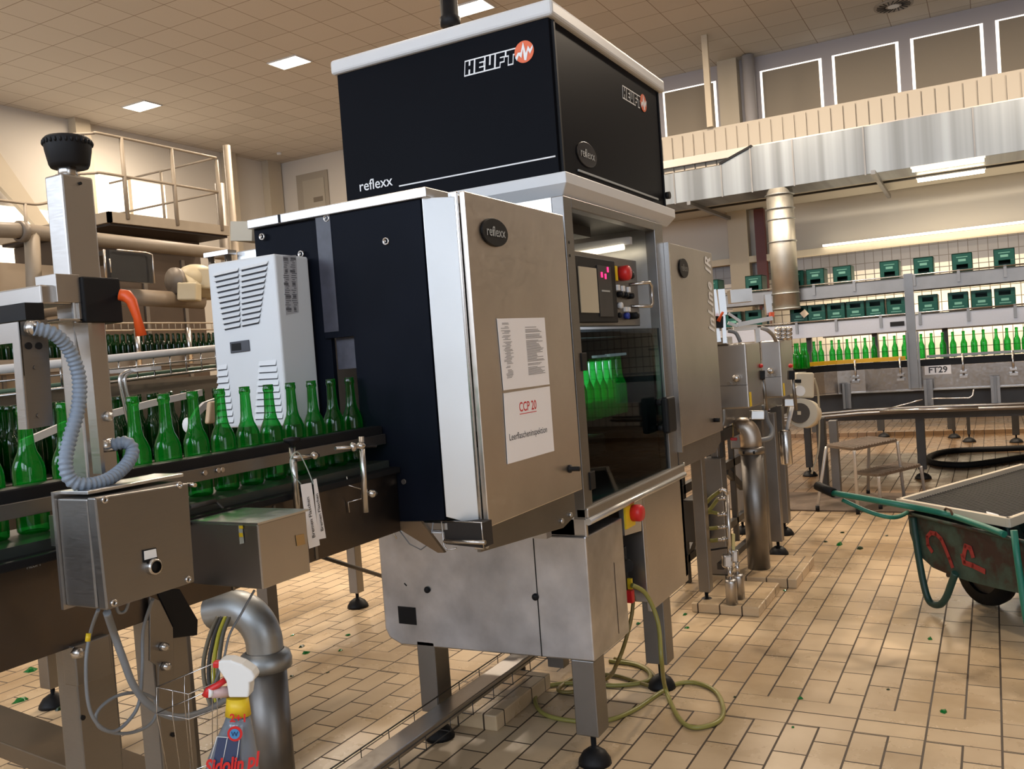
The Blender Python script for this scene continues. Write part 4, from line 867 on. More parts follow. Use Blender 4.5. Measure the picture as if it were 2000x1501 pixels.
# ================================================================ OUTFEED LINE (right of the machine)
oc = thing('outfeed_conveyor', 'stainless conveyor leaving the machine towards the far bottle loop', 'conveyor', (7.2, 1.6, 0))
M().box(4.99, 8.7, 1.55, 1.565, 1.05, 1.19).obj('side_panel', STEELD, oc); M().box(4.99, 8.7, 1.80, 1.815, 1.0, 1.19).obj('side_panel', STEELD, oc)
M().box(4.99, 8.7, 1.565, 1.80, 1.22, 1.255).obj('chain', DARKST, oc)
for x, y, w_ in ((5.20, 1.60, .07), (6.62, 1.47, .08), (7.30, 1.56, .09), (8.3, 1.78, .09), (7.30, 1.9, .08)): cleg(x - w_ / 2, x + w_ / 2, y - w_ / 2, y + w_ / 2, 1.05, oc)
def jbox(px0, pxc, px1, pt, pb, Yf, lab):
    c = at(pxc, pt, Y=Yf); xf = c.x; yl = at(px0, pt, X=xf).y; xr = at(px1, pt, Y=Yf).x; zb = at(pxc, pb, Y=Yf).z
    t = thing('junction_box', lab, 'junction box', (xf, Yf, zb))
    M().box(xf, xr, Yf, yl, zb, c.z).obj('body', STEEL, t, .01)
    M().box(xf - .004, xf, Yf + .004, yl - .004, zb + (c.z - zb) * .36, zb + (c.z - zb) * .365).obj('seam', BLACK, t)
    kk = at(pxc - 16, pt + (pb - pt) * .52, X=xf); M().lathe([(0, .05), (.02, .05), (.024, .03), (.016, 0), (0, 0)], kk, 16, (-1, 0, 0)).obj('latch_knob', CHROME, t)
    for s_ in (-.04, .0): M().disc((xf, (Yf + yl) / 2 + s_ + .02, zb + (c.z - zb) * .40), (-1, 0, 0), .012, .012, 12).obj('plug', CHROME, t)
    M().box(xf + .01, xf + .05, Yf - .004, Yf, zb + .01, zb + .10).obj('yellow_label', YELLOW, t)
    return t
jbox(1394, 1456, 1484, 670, 800, 1.36, 'nearer grey-green steel junction box right of the machine')
jbox(1484, 1523, 1546, 664, 778, 1.36, 'farther grey steel junction box half hidden behind the nearer one')
# lever switches beside the boxes
for px in (1487, 1545):
    M().cyl(at(px + 3, 735, D=5.9), at(px + 10, 800, D=5.95), .012).obj('switch_rod', STEELD, oc)
    M().slab(at(px, 732, D=5.88), R, F, U, .02, .02, .03).obj('lever_switch', BLACK, oc, .004); M().ell(at(px - 1, 714, D=5.86), .018, .015, .014).obj('red_knob', RED, oc)
# sensor posts and arms above the boxes
t = thing('sensor_gantry', 'pale aluminium sensor gantry above the junction boxes with an orange clamp lever', 'gantry', at(1400, 665, D=5.6))
G = lambda x, y, d=5.6: at(x, y, D=d)
def bar(a, b, w_, mat=STEELB, d=5.6):
    a, b = G(*a, d), G(*b, d); ax = (b - a).normalized(); ay = F; az = ax.cross(ay); m = M(); m.slab((a + b) / 2, ax, ay, az, (b - a).length / 2, w_, w_); return m
for i, (a, b, w_, dd) in enumerate([((1390, 566), (1397, 618), .022, 5.5), ((1407, 565), (1412, 615), .022, 5.6), ((1396, 640), (1400, 668), .022, 5.5), ((1412, 615), (1415, 670), .012, 5.6), ((1424, 580), (1466, 576), .045, 6.2), ((1498, 575), (1502, 615), .02, 5.9), ((1440, 634), (1508, 621), .014, 5.8), ((1423, 612), (1447, 628), .008, 5.8), ((1422, 630), (1440, 637), .010, 5.8), ((1432, 642), (1478, 638), .016, 5.9), ((1478, 640), (1480, 668), .014, 5.9)]):
    bar(a, b, w_, STEELB, dd).obj('profile', STEELB if i < 4 else WHITEP if i in (6, 7, 8, 9, 10) else STEEL, t)
M().slab(G(1400, 629, 5.48), R, F, U, .034, .03, .036).obj('clamp_block', BLACK, t, .003)
M().tube([G(1403, 627, 5.43), G(1407, 618, 5.42), G(1412, 609, 5.42)], [.012, .008, .008], 10).obj('clamp_lever', ORANGE, t)
M().slab(G(1507, 614, 5.85), R, F, U, .012, .02, .015).obj('orange_cap', ORANGE, t)
M().box(*(lambda p: (p.x, p.x + .12, p.y - .03, p.y + .06, p.z - .03, p.z + .02))(G(1412, 664, 5.6))).obj('gland_block', CHROME, t, .006)
cable([G(1422, 646), G(1437, 650), G(1446, 668)], .012, CABLE, 'grey conduit arching behind the nearer junction box')
cable([G(1487, 640, 6), G(1500, 645, 6), G(1512, 658, 6.3), G(1518, 675, 6.75)], .014, plain('pale_conduit', (.3, .3, .3), .5), 'pale conduit arching over the farther junction box')
t = thing('valve_manifold_head', 'crumpled clear wrapped valve block beside the farther junction box', 'valve', at(1535, 650, D=6.6)); random.seed(2)
m = M()
for k in range(9): m.ell(at(1520 + (k % 3) * 10, 643 + (k // 3) * 8, D=6.6), .03, .03, .022, 8)
m.obj('wrapped_block', CHROME, t)
# thick standing pipe with domed elbow
t = thing('drain_pipe', 'thick vertical steel pipe with domed elbow top standing on a tiled plinth', 'pipe', (6.12, 1.50, .06))
r_ = .074; g_ = at(1474, 1108, Z=.06); gx_, gy_ = g_.x, g_.y - .03; t.location = (gx_, gy_, .06); zt = at(1468, 880, X=gx_).z
print('PIPE', g_)
M().cyl((gx_, gy_, .06), (gx_, gy_, zt), r_, 26).obj('riser', PIPE, t)
M().lathe([(r_, -.02), (r_ * 1.15, -.016), (r_ * 1.15, .02), (r_ * .9, .03)], (gx_, gy_, zt), 26).obj('coupling', PIPE, t)
M().tube([(gx_, gy_, zt)] + [(gx_, gy_ + .05 - .05 * math.cos(a), zt + .07 + .09 * math.sin(a)) for a in [k * math.pi / 16 for k in range(9)]] + [(gx_, gy_ + .07, zt + .145)], r_ * .95, 22).obj('elbow', steel('elbow_steel', (.50, .44, .38), .42, .2, (1, 1, 1), 5, .1), t)
M().box(gx_ - .08, gx_ - .07, gy_ - .04, gy_ + .04, .84, .86).obj('black_strap', BLACK, t)
# square housings and uprights behind it
def upr(name, px0, px1, pt, pb, D_, mat, lab, cat='upright', depth=.08):
    a, b = at(px0, pb, D=D_), at(px1, pt, D=D_); m = M()
    c = (at((px0 + px1) / 2, (pt + pb) / 2, D=D_)); hw = (px1 - px0) / 2 * D_ / FPX; zb, zt_ = at(px0, pb, D=D_).z, at(px0, pt, D=D_).z
    zb = max(zb, .0)
    m.box(c.x - depth / 2, c.x + depth / 2, c.y - hw, c.y + hw, zb, zt_); return tag(m.obj(name, mat, None, .004), lab, cat)
upr('square_housing', 1386, 1420, 893, 1120, 5.9, STEELD, 'square dull steel housing standing left of the thick pipe', depth=.12)
upr('steel_upright', 1388, 1402, 810, 893, 5.9, STEELD, 'slim steel upright above the square housing', depth=.05)
upr('steel_upright', 1480, 1500, 820, 1130, 6.7, STEELD, 'steel upright just right of the thick pipe', depth=.10)
upr('steel_upright', 1404, 1414, 830, 895, 6.3, DARKST, 'dark upright between the square housing and the thick pipe', depth=.05)
upr('steel_upright', 1625, 1640, 820, 1000, 8.6, STEELD, 'steel upright behind the splayed leg of the step stool', depth=.1)
upr('steel_upright', 1600, 1616, 815, 990, 8.9, DARKST, 'dark upright behind the motor', depth=.1)
# outfeed underframe rail
M().box(5.2, 8.4, 1.62, 1.66, .93, 1.0).obj('support_beam', DARKST, oc)
m = M().box(5.2, 8.5, 1.86, 1.90, .60, .66).box(5.2, 8.5, 1.86, 1.90, .14, .19).box(5.6, 6.9, 1.60, 1.64, .13, .17)
for x_ in (5.7, 6.4, 7.0, 7.7): m.box(x_, x_ + .04, 1.86, 1.90, .0, 1.0)
m.slab((6.2, 1.88, .38), (1, 0, .45), (0, 1, 0), (-.45, 0, 1), .5, .015, .03).slab((7.3, 1.88, .38), (1, 0, -.45), (0, 1, 0), (.45, 0, 1), .5, .015, .03).obj('underframe', DARKST, oc)
M().box(6.9, 7.15, 1.62, 1.85, .75, .98).obj('drive_housing', STEELD, oc, .01)
M().box(5.6, 5.9, 1.7, 1.85, .30, .58).obj('valve_cabinet', DARKST, oc, .01)
t = thing('bracket_block', 'pale blue-grey bracket under the nearer junction box', 'bracket', at(1480, 812, D=6)); M().slab(at(1478, 810, D=5.95), R, F, U, .045, .03, .03).obj('block', STEELB, t, .005)
t = thing('bracket_block', 'pale blue-grey bracket under the farther junction box', 'bracket', at(1540, 786, D=6.6)); M().slab(at(1542, 786, D=6.6), R, F, U, .045, .03, .028).obj('block', STEELB, t, .005)
cable([at(1492, 790, D=6.2), at(1498, 820, D=6.2), at(1507, 838, D=6.2), at(1503, 855, D=6.15), at(1478, 860, D=6.1)], .018, CABLE, 'grey conduit bending behind the thick pipe')
cable([at(1414, 800, D=5.5), at(1413, 825, D=5.45), at(1400, 842, D=5.4), at(1370, 855, D=5.3)], .008, CABLE, 'thin cable swinging under the nearer junction box')
t = thing('ball_valve', 'small red handled valve left of the thick pipe top', 'valve', at(1430, 857, D=6)); M().slab(at(1433, 857, D=6), R, F, U, .022, .01, .01).obj('red_handle', RED, t, .004); M().cyl(at(1431, 818, D=6), at(1432, 858, D=6), .006).obj('stem', plain('brass', (.5, .4, .2), .3, .8), t)
# filter cylinder and cream gear motor
t = thing('filter_cylinder', 'slim silver cylinder hanging upright left of the cream motor', 'cylinder', at(1537, 905, D=6.9))
M().lathe([(0, 0), (.042, 0), (.045, .01), (.045, .255), (.036, .268), (0, .268)], at(1537, 906, D=6.9), 22).obj('canister', CHROME, t); M().cyl(at(1536, 842, D=6.9), at(1548, 790, D=6.9), .016).obj('inlet', WHITEP, t)
mt = thing('gear_motor', 'cream gear motor with round end cap under the start of the bottle loop', 'motor', at(1573, 800, D=7.6)); MC = plain('motor_cream', (.62, .55, .42), .4)
Mo = lambda x, y, d=7.1: at(x, y, D=d)
M().slab(Mo(1566, 752), R, F, U, .072, .09, .10).obj('terminal_box', MC, mt, .015)
M().slab(Mo(1557, 744, 7.0), R, F, U, .03, .005, .014).obj('dark_window', BLACK, mt); M().disc(Mo(1561, 763, 7.0), -F, .042, .02, 20).obj('round_cover', WHITE, mt)
M().cyl(Mo(1576, 808, 7.2), Mo(1566, 806, 6.95), .115, 26).obj('motor_body', MC, mt); M().disc(Mo(1560, 806, 6.95), -F, .078, .03, 26).obj('end_cap', plain('motor_dark', (.06, .05, .04), .5), mt); M().slab(Mo(1560, 806, 6.92), R, F, U, .014, .01, .014).obj('shaft_square', MC, mt)
M().tube(smooth([Mo(1590, 738), Mo(1598, 770), Mo(1600, 830), Mo(1598, 880), Mo(1585, 925)], 6), .008).obj('motor_cable', plain('beige_cable', (.4, .35, .25), .5), mt)
# water manifold with twin cylinders
t = thing('water_manifold', 'vertical silver valve manifold with short stub outlets left of the thick pipe', 'manifold', (5.3, 1.5, .055)); Wm = lambda x, y, d=5.35: at(x, y, D=d)
M().cyl(Wm(1428, 1110), Wm(1420, 965), .013).tube([Wm(1420, 968), Wm(1417, 958), Wm(1410, 955), Wm(1405, 960)], .013, 10).obj('standpipe', CHROME, t)
for y in (972, 1003, 1028, 1052): M().cyl(Wm(1402, y + 2), Wm(1421, y), .010).ell(Wm(1414, y), .018, .016, .016).obj('stub_outlet', CHROME, t)
for px, py, w_ in ((1420, 1095, .028), (1434, 1085, .022)): M().slab(Wm(px, py), R, F, U, w_, .03, .04).obj('valve_body', CHROME, t, .012)
M().slab(Wm(1432, 1058), R, F, U, .009, .01, .05).obj('yellow_label', plain('cream_label', (.6, .5, .2), .5), t)
for (px, py, w_, lab) in ((1430, 1179, .034, 'front one of the twin small steel cylinders on the tiled plinth'), (1444, 1168, .034, 'rear one of the twin small steel cylinders on the tiled plinth')):
    p = at(px, py, Z=.055); t2 = thing('drain_cylinder', lab, 'cylinder', (p.x, p.y, .055))
    M().lathe([(0, 0), (w_, 0), (w_, .13), (w_ * .9, .145), (0, .148)], p, 22).obj('body', STEEL, t2); M().cyl(p + Vector((0, 0, .14)), p + Vector((0, 0, .22)), .012).obj('neck', CHROME, t2)
for i, (a, b, c_) in enumerate([((1362, 1005), (1385, 975), (1410, 956)), ((1362, 1010), (1385, 1000), (1403, 1003)), ((1362, 998), (1380, 1000), (1402, 974)), ((1362, 1012), (1380, 1030), (1402, 1030)), ((1362, 1045), (1385, 1055), (1402, 1054))]):
    cable([Wm(*a, 5.5), Wm(*b, 5.45), Wm(*c_, 5.4)], .012, GHOSE, ['uppermost', 'third', 'second', 'fourth', 'lowest'][i] + ' yellow-green hose of the manifold, counted from the top', 'water_hose', 'hose')
cable([at(1365, 1066, D=5.5), at(1385, 1073, D=5.5), at(1410, 1070, D=5.5), at(1430, 1068, D=5.4)], .006, BLACK, 'black cable sagging behind the manifold')
# ================================================================ BOTTLE LOOP WITH THE FT29 SIGN
lc = thing('bottle_loop_conveyor', 'wide stainless conveyor crossing the background with green bottles and FT29 sign', 'conveyor', (10.2, .5, 0))
def arc(x_off, z): # plan curve: straight along Y, bending towards the machine at the left end
    P = [(10.05 + x_off, y) for y in [-1.2 + .2 * k for k in range(13)]]
    for k in range(1, 9):
        a = k / 8 * math.pi / 2.3; P.append((10.05 + x_off - (1.0 - x_off * .0) * (1 - math.cos(a)) * .9, 1.2 + (.9 + x_off) * math.sin(a) * 1.0))
    return [(x, y, z) for x, y in P]
def ribbon(path, h, th=(.015, 0, 0)):
    m = M(); up = Vector((0, 0, h)); t_ = Vector(th)
    for a, b in zip(path, path[1:]):
        a, b = Vector(a), Vector(b); m.poly([a, b, b + up, a + up], t_)
    return m
SHN = steel('mirror_panel', (.45, .42, .40), .2, .3, (1, 1, 1), 3, .35)
ribbon(arc(-.1, .955), .235).obj('side_panel', SHN, lc); ribbon(arc(-.13, .95), .012, (.03, 0, 0)).obj('lower_lip', CHROME, lc)
m = M(); A, B = arc(-.08, 1.235), arc(.42, 1.235)
for i in range(len(A) - 1): m.poly([A[i], A[i + 1], B[i + 1], B[i]], (0, 0, -.03))
m.obj('chain', DARKST, lc)
ribbon(arc(-.105, 1.192), .07).obj('wear_strip', BLACK, lc)
ra = [p for p in arc(-.13, 1.278) if p[1] > .62]; rb = [p for p in arc(-.13, 1.278) if p[1] <= .66]
ribbon([(x, y, z - .012) for x, y, z in ra], .042, (.03, 0, 0)).obj('yellow_guide_rail', plain('rail_yellow', (.75, .42, .01), .4), lc); ribbon(rb, .025, (.03, 0, 0)).obj('grey_guide_rail', STEELD, lc)
for px_ in (1670, 1758, 1881, 1979):
    py_ = at(px_, 715, X=9.9).y
    M().cyl((9.9, py_, 1.08), (9.9, py_, 1.30), .010).box(9.87, 9.94, py_ - .035, py_ + .035, 1.06, 1.085).box(9.87, 9.94, py_ - .03, py_ + .03, 1.11, 1.13).obj('rail_bracket', CHROME, lc)
ya_, yb_ = at(1806, 722, X=9.93).y, at(1858, 722, X=9.93).y; zc_ = at(1832, 722, X=9.93).z
sg = M().box(9.922, 9.94, yb_, ya_, zc_ - .045, zc_ + .045).obj('sign', PAPER, lc)
text('FT29', 'sign_lettering', (9.921, (ya_ + yb_) / 2, zc_), (0, -1, 0), (0, 0, 1), .085, INK, sg, off=.02, xs=1.0)
for px in (1652, 1812, 1943):
    a = at(px, 735, X=9.82); M().box(9.80, 9.84, a.y - .04, a.y - .015, .80, 1.06).box(9.80, 9.84, a.y + .015, a.y + .04, .80, 1.06).box(9.835, 9.84, a.y - .02, a.y + .02, .80, 1.06).obj('slotted_hanger', STEELD, lc)
m = M()
for k, (x, z) in enumerate(((9.78, .79), (9.70, .765), (9.86, .74))):
    m.tube([(x, -1.2, z), (x, .75, z), (x, 1.25, z - .01), (x - .15, 1.75, z - .03), (x - .5, 2.2, z - .05)], .014, 8)
m.obj('lower_guide_tubes', STEEL, lc)
M().tube([at(1718, 802, X=9.6), at(1911, 797, X=9.6)], .014, 8).obj('bright_tube', CHROME, lc)
M().tube([at(1727, 800, X=9.6), at(1802, 780, X=9.6)], .007, 8).tube([at(1820, 778, X=9.6), at(1893, 777, X=9.6), at(1900, 772, X=9.6), at(1902, 760, X=9.6)], .007, 8).obj('thin_rod', CHROME, lc)
for y, x, w_ in ((.72, 10.22, .12), (1.9, 10.4, .1), (-.2, 13.25, .12), (.35, 13.4, .06), (.55, 13.9, .07), (1.5, 14.2, .05), (-.7, 11.3, .07)):
    cleg(x - w_ * .35, x + w_ * .35, y - w_ * .35, y + w_ * .35, .95, lc, DARKST, .07)
M().box(10.15, 12.2, -1.0, 1.9, .64, .93).obj('under_tray', DARKST, lc)
m = M(); random.seed(11)
for k in range(14): y = -1 + k * .24; m.slab((10.3 + random.uniform(0, .6), y, .86), (1, .2, 0), (0, 1, 0), (0, 0, 1), .12, .09, .06)
m.obj('drive_units', STEELD, lc)
tall = thing('support_column', 'tall grey channel column rising from the bottle loop past the crate conveyors', 'column', (10.0, .72, .95))
M().box(9.82, 9.86, .68, .765, .98, 2.14).box(9.80, 9.82, .655, .675, .98, 1.55).box(9.80, 9.82, .755, .775, .98, 1.55).obj('channel', STEELD, tall)
# bottles on the loop
pts = []
for px in (1590, 1603, 1625, 1639, 1655, 1672, 1690, 1707, 1728, 1748, 1767, 1800, 1820, 1842, 1862, 1883, 1903, 1922, 1947, 1968, 1987, 2003):
    a = at(px, 680, X=10.2); y = a.y; x = 10.2 - (max(0, y - 1.2) ** 2) * .35; pts.append((x, at(px, 680, X=x).y, 1.2635))
for px in (1556, 1566, 1577, 1561, 1571): pts.append((at(px, 680, X=9.3).x - random.uniform(0, .1), at(px, 680, X=9.3).y, 1.2635))
row(pts, 'small green bottle on the far loop behind the yellow rail', 'bottles on the far loop conveyor', 14)
# ================================================================ CRATE CONVEYORS
def crate(label, group):
    t = thing('bottle_crate', label, 'crate', (0, 0, 0), group)
    m = M(); w_, d_, h = .136, .19, .275
    m.box(-d_, -d_ + .015, -w_, w_, 0, h * .62).box(-d_, -d_ + .015, -w_, w_, h * .86, h).box(-d_, -d_ + .015, -w_, -w_ * .55, h * .6, h * .9).box(-d_, -d_ + .015, w_ * .55, w_, h * .6, h * .9)
    m.box(d_ - .015, d_, -w_, w_, 0, h).box(-d_, d_, -w_, -w_ + .015, 0, h).box(-d_, d_, w_ - .015, w_, 0, h).box(-d_, d_, -w_, w_, 0, .02)
    m.box(-d_, d_, -.006, .006, 0, h * .55)
    m.obj('crate_shell', CRATEG, t, .006)
    pr = plain('crate_print', (.12, .30, .24), .5) if 'crate_print' not in bpy.data.materials else bpy.data.materials['crate_print']
    M().box(-d_ - .002, -d_, -.075, .075, .055, .066).box(-d_ - .002, -d_, -.05, .05, .09, .125).obj('faded_print', pr, t)
    return t
UP = [(1385, 'upside'), (1470, ''), (1551, ''), (1591, ''), (1644, ''), (1737, ''), (1804, ''), (1880, ''), (1963, '')]
c0 = None
zb1 = 2.365
for i, (px, _) in enumerate(UP):
    y = at(px, 530, X=14.8).y
    lab = 'green crate standing alone upside down on the upper crate conveyor'
    if c0 is None: c0 = crate(lab, 'crates on the upper conveyor'); c0.location = (15.0, y, zb1 + .275); c0.rotation_euler = (math.pi, 0, 0)
    else: dup(c0, (15.0, y, zb1 + .275))
c1 = None
bt_ = tag(bottle_mesh(10).obj('beer_bottle', BOTTLE), 'x', 'bottle')
bpy.data.objects.remove(bt_)
zb2 = 1.795
for i, px in enumerate((1430, 1470, 1559, 1594, 1632, 1670, 1709, 1750, 1813, 1872, 1918, 1964)):
    y = at(px, 600, X=14.8).y
    lab = 'filled green crate on the lower crate conveyor, print facing the hall'
    if c1 is None: c1 = crate(lab, 'crates on the lower conveyor'); c1.location = (15.0, y, zb2)
    else: dup(c1, (15.0, y, zb2))
sl = at(1571, 612, X=14.79); tag(M().slab(sl, (0, .8, -.6), (1, 0, 0), (0, .6, .8), .05, .002, .05).obj('paper_slip', plain('cream_paper', (.65, .55, .42), .6)), 'small cream paper slip stuck across the leftmost lower crates', 'paper')
def ccv(name, lab, z, y1, mat, h, extra):
    t = thing('crate_conveyor', lab, 'conveyor', (15, 1, 0))
    M().box(14.72, 14.76, -1.5, y1, z - h, z - .02).obj('side_beam', mat, t, .003); M().box(15.24, 15.28, -1.5, y1, z - h, z - .02).obj('side_beam', mat, t)
    M().box(14.76, 15.24, -1.5, y1, z - .05, z - .003).obj('roller_bed', DARKST, t)
    M().cyl((14.70, -1.5, z + .015), (14.70, y1, z + .015), .012, 8).obj('guide_rail', CHROME, t)
    for y in extra: M().box(14.69, 14.72, y - .02, y + .02, z - h * .7, z + .03).obj('rail_bracket', STEELD, t)
    return t
t = ccv('u', 'dull steel upper crate conveyor with sparse upside down crates', zb1, 4.5, STEELD, .215, (2.45, 1.85, 1.0, .4, -.2))
for y in (3.3, -.9): M().box(15.29, 15.37, y, y + .1, 0, 2.3).obj('leg', STEELD, t)
t = ccv('l', 'pale sheet metal lower crate conveyor packed with filled crates', zb2, 4.2, steel('pale_sheet', (.50, .48, .48), .45, .1, (1, 1, 1), 2, .05), .245, (2.75, 2.15, 1.5, .95, .3, -.3))
for y in (2.6, 1.6, .6, -.6): M().box(15.05, 15.15, y, y + .08, 0, 1.6).obj('leg', DARKST, t)
tag(M().box(14.705, 14.718, 1.17, 1.37, 1.63, 1.70).obj('name_plate', BLACK), 'small black name plate on the pale lower crate conveyor', 'plate')
for px, py in ((1440, 570), (1360, 575)): pass
# ================================================================ GALLERY: parapet, duct, strip light
pa = M(); random.seed(1)
pa.box(15.34, 15.40, -3, 6.6, 4.55, 5.27)
k = 0; y = -3.0
while y < 6.5: pa.box(15.31, 15.34, y, y + .165, 4.62, 5.23); y += .19
tag(pa.obj('ribbed_parapet', plain('parapet_cream', (.44, .39, .32), .6)), 'long cream ribbed parapet along the gallery below the roller blinds', 'parapet')
struct('trim_20', M().box(15.40, XW - .001, -6.5, 6.6, 4.02, 4.10), plain('gallery_slab', (.40, .36, .29), .7))
tag(M().box(15.22, 15.30, -3, 6.6, 4.70, 4.83).obj('gallery_edge_strip', steel('edge_strip', (.5, .44, .38), .35, .1, (1, 1, 1), 2, .05)), 'brown-grey metal strip running along the foot of the ribbed parapet', 'strip')
DUCT, nt, p_ = newmat('duct_sheet'); tc = nt.nodes.new('ShaderNodeTexCoord'); mp = nt.nodes.new('ShaderNodeMapping'); mp.inputs['Scale'].default_value = (.05, 3.2, .04)
n1 = nt.nodes.new('ShaderNodeTexNoise'); n1.inputs['Scale'].default_value = 1.0; n1.inputs['Detail'].default_value = 3; r1 = nt.nodes.new('ShaderNodeValToRGB')
r1.color_ramp.elements[0].position = .38; r1.color_ramp.elements[0].color = (.17, .18, .185, 1); r1.color_ramp.elements[1].position = .62; r1.color_ramp.elements[1].color = (.31, .335, .35, 1)
for a_, b_ in ((tc.outputs['Object'], mp.inputs['Vector']), (mp.outputs['Vector'], n1.inputs['Vector']), (n1.outputs['Fac'], r1.inputs['Fac']), (r1.outputs['Color'], p_.inputs['Base Color'])): nt.links.new(a_, b_)
p_.inputs['Metallic'].default_value = .8; p_.inputs['Roughness'].default_value = .42
dc = thing('ventilation_duct', 'large rectangular galvanised duct stepping down at its left end, under the gallery', 'duct', (14.8, 1.5, 3.95))
fx = 14.4
pl = [(-3.0, 3.93), (4.5, 3.93), (6.0, 3.93), (6.0, 4.42), (4.0, 4.42), (3.22, 4.63), (3.20, 4.64), (-3.0, 4.66)]
zt0 = at(2000, 189, X=fx).z; zt1 = at(1470, 286, X=fx).z; zs = at(1405, 320, X=fx).z
ys = [at(1470, 286, X=fx).y, at(1405, 318, X=fx).y]
M().prism([(-3, 3.93), (6.3, 3.93), (6.3, zs - .03), (ys[1], zs - .02), (ys[0], zt1), (-3, zt1 + .01)], 'X', fx, 15.2).obj('duct_body', DUCT, dc, .004)
for px in (1315, 1408, 1467, 1550, 1690, 1906):
    yy = at(px, 330, X=fx).y; zz = zs - .02 if px < 1460 else zt1
    M().box(fx - .012, fx, yy - .012, yy + .012, 3.92, zz + .005).obj('flange', STEELD, dc)
M().poly([(fx - .02, ys[0] + .02, zt1 + .03), (fx - .02, ys[1], zs + .02), (fx - .02, ys[1], zs - .02), (fx - .02, ys[0] + .02, zt1 - .01)], (.5, 0, 0)).obj('black_seal', BLACK, dc)
rd = thing('round_duct', 'spiral round duct hanging down from the rectangular duct', 'duct', (14.57, 2.84, 2.1))
ry = at(1523, 380, X=14.6).y; rz0, rz1 = at(1527, 606, X=14.6).z, 3.93
M().cyl((14.57, ry, rz0), (14.57, ry, rz1), .205, 32).obj('spiral_tube', steel('spiral_galvanised', (.60, .58, .52), .5, .25, (1, 1, 1), 5, .15), rd)
for z, q in ((rz0 + .02, .012), (rz0 + .26, .015), (3.1, .02), (3.45, .012), (3.62, .02), (3.84, .025)):
    M().lathe([(.205, -.012), (.205 + q, -.008), (.205 + q, .008), (.205, .012)], (14.57, ry, z), 32).obj('ring_seam', GALV, rd)
for px0, py0, px1, py1, lab in ((1705, 336, 1738, 385, 'right hand steel strut under the gallery beside the strip light'), (1345, 396, 1424, 426, 'left hand steel strut under the gallery near the machine')):
    a, b = at(px0, py0, Z=3.90), at(px1, py1, Z=3.90); b.x = min(b.x, 16.9); tag(M().slab((a + b) / 2, b - a, (-(b - a).y, (b - a).x, 0), (0, 0, 1), (b - a).length / 2, .03, .03).obj('gallery_strut', STEELD), lab, 'strut')
tag(M().cyl((15.7, -2, 3.97), (15.7, 5.5, 3.97), .02, 8).obj('conduit_run', DARKST), 'thin dark conduit running along the gallery underside', 'conduit')
sl_ = thing('strip_light', 'glowing twin fluorescent strip light under the gallery at the right', 'light', (15.9, .4, 3.95))
TUBE = plain('fluorescent_tube', (1, 1, 1), .5, emit=(1, .86, .62), es=16)
yA, yB = at(1790, 335, X=15.6).y, at(1925, 318, X=15.6).y
for x in (14.34, 15.42): M().box(x - .04, x + .04, yB, yA, 3.905, 3.925).obj('fitting', WHITEP, sl_)
for x in (14.34, 15.42): M().cyl((x, yB + .02, 3.875), (x, yA - .02, 3.875), .026, 12).obj('tube', TUBE, sl_)
area('strip_light_glow', (15.5, (yA + yB) / 2, 3.83), (0, 0, 0), .2, 1.0, 30, (1, .82, .58))
# strip on the ledge; rail and area light added to brighten the tiled wall
tag(M().box(16.78, 16.86, -3, 2.6, 3.155, 3.19).obj('ledge_strip_light', plain('ledge_glow', (1, 1, 1), .5, emit=(1, .88, .7), es=3)), 'long glowing strip lying along the cream ledge of the far wall', 'light')
t = thing('added_wall_rail', 'slim rail added behind the crate conveyors for the added tile wall light', 'light', (16.3, 0, 2.95))
M().box(16.20, 16.26, -3, 2.6, 1.52, 1.56).obj('rail', STEELD, t)
area('added_tile_wall_light', (16.25, .0, 1.60), (0, math.radians(-125), 0), .12, 5.5, 95, (1, .86, .66))
tag(M().box(16.86, 16.98, 3.62, 3.80, 0, 4.0).obj('red_brown_pipe', plain('oxide_red', (.10, .02, .015), .5)), 'dark red-brown vertical duct beside the cream column', 'pipe')
tag(M().cyl((16.85, 3.72, 4.1), (16.85, 3.72, ZC - .02), .11).obj('grey_downpipe', plain('grey_pipe', (.40, .38, .38), .5)), 'grey round downpipe beside the column between the roller blinds', 'pipe')
# black hose on the far floor
cable([at(2040, 872, Z=.03), at(1960, 876, Z=.03), at(1860, 880, Z=.03), at(1818, 890, Z=.03), at(1822, 903, Z=.03), at(1880, 908, Z=.03), at(1950, 900, Z=.03), at(2040, 885, Z=.03)], .035, RUBBER, 'thick black hose looping across the brown far floor', 'water_hose', 'hose')
# ================================================================ STEP STOOL
st = thing('step_stool', 'two-step aluminium stool with ribbed treads behind the wheelbarrow handles', 'step stool', (8.5, 1.2, 0))
A_, B_ = at(1597, 998, Z=0), at(1667, 986, Z=0); C_, D_ = at(1716, 993, Z=0), at(1802, 972, Z=0)
tops = [at(1614, 868, X=8.55), at(1668, 875, X=8.40), at(1752, 857, X=8.72), at(1697, 852, X=8.95)]
zt = sum(p.z for p in tops) / 4; tops = [at(px, py, Z=zt) for px, py in ((1614, 868), (1668, 875), (1752, 857), (1697, 852))]
def tread(q, name):
    m = M().poly([p for p in q], (0, 0, -.025)); n = 16
    for k in range(n):
        f = (k + .5) / n; a = q[1].lerp(q[2], f); b = q[0].lerp(q[3], f); m.slab((a + b) / 2 + Vector((0, 0, .003)), b - a, (q[2] - q[1]), (0, 0, 1), (b - a).length / 2, .006, .004)
    return m.obj(name, steel('tread_alu', (.35, .30, .26), .5, .3, (1, 1, 1), 30, .1), st)
tread(tops, 'upper_tread')
lz = zt * .55; lows = [at(px, py, Z=lz) for px, py in ((1672, 921), (1716, 926), (1798, 906), (1752, 901))]; tread(lows, 'lower_tread')
ALU = plain('bare_aluminium', (.62, .59, .55), .4, .5)
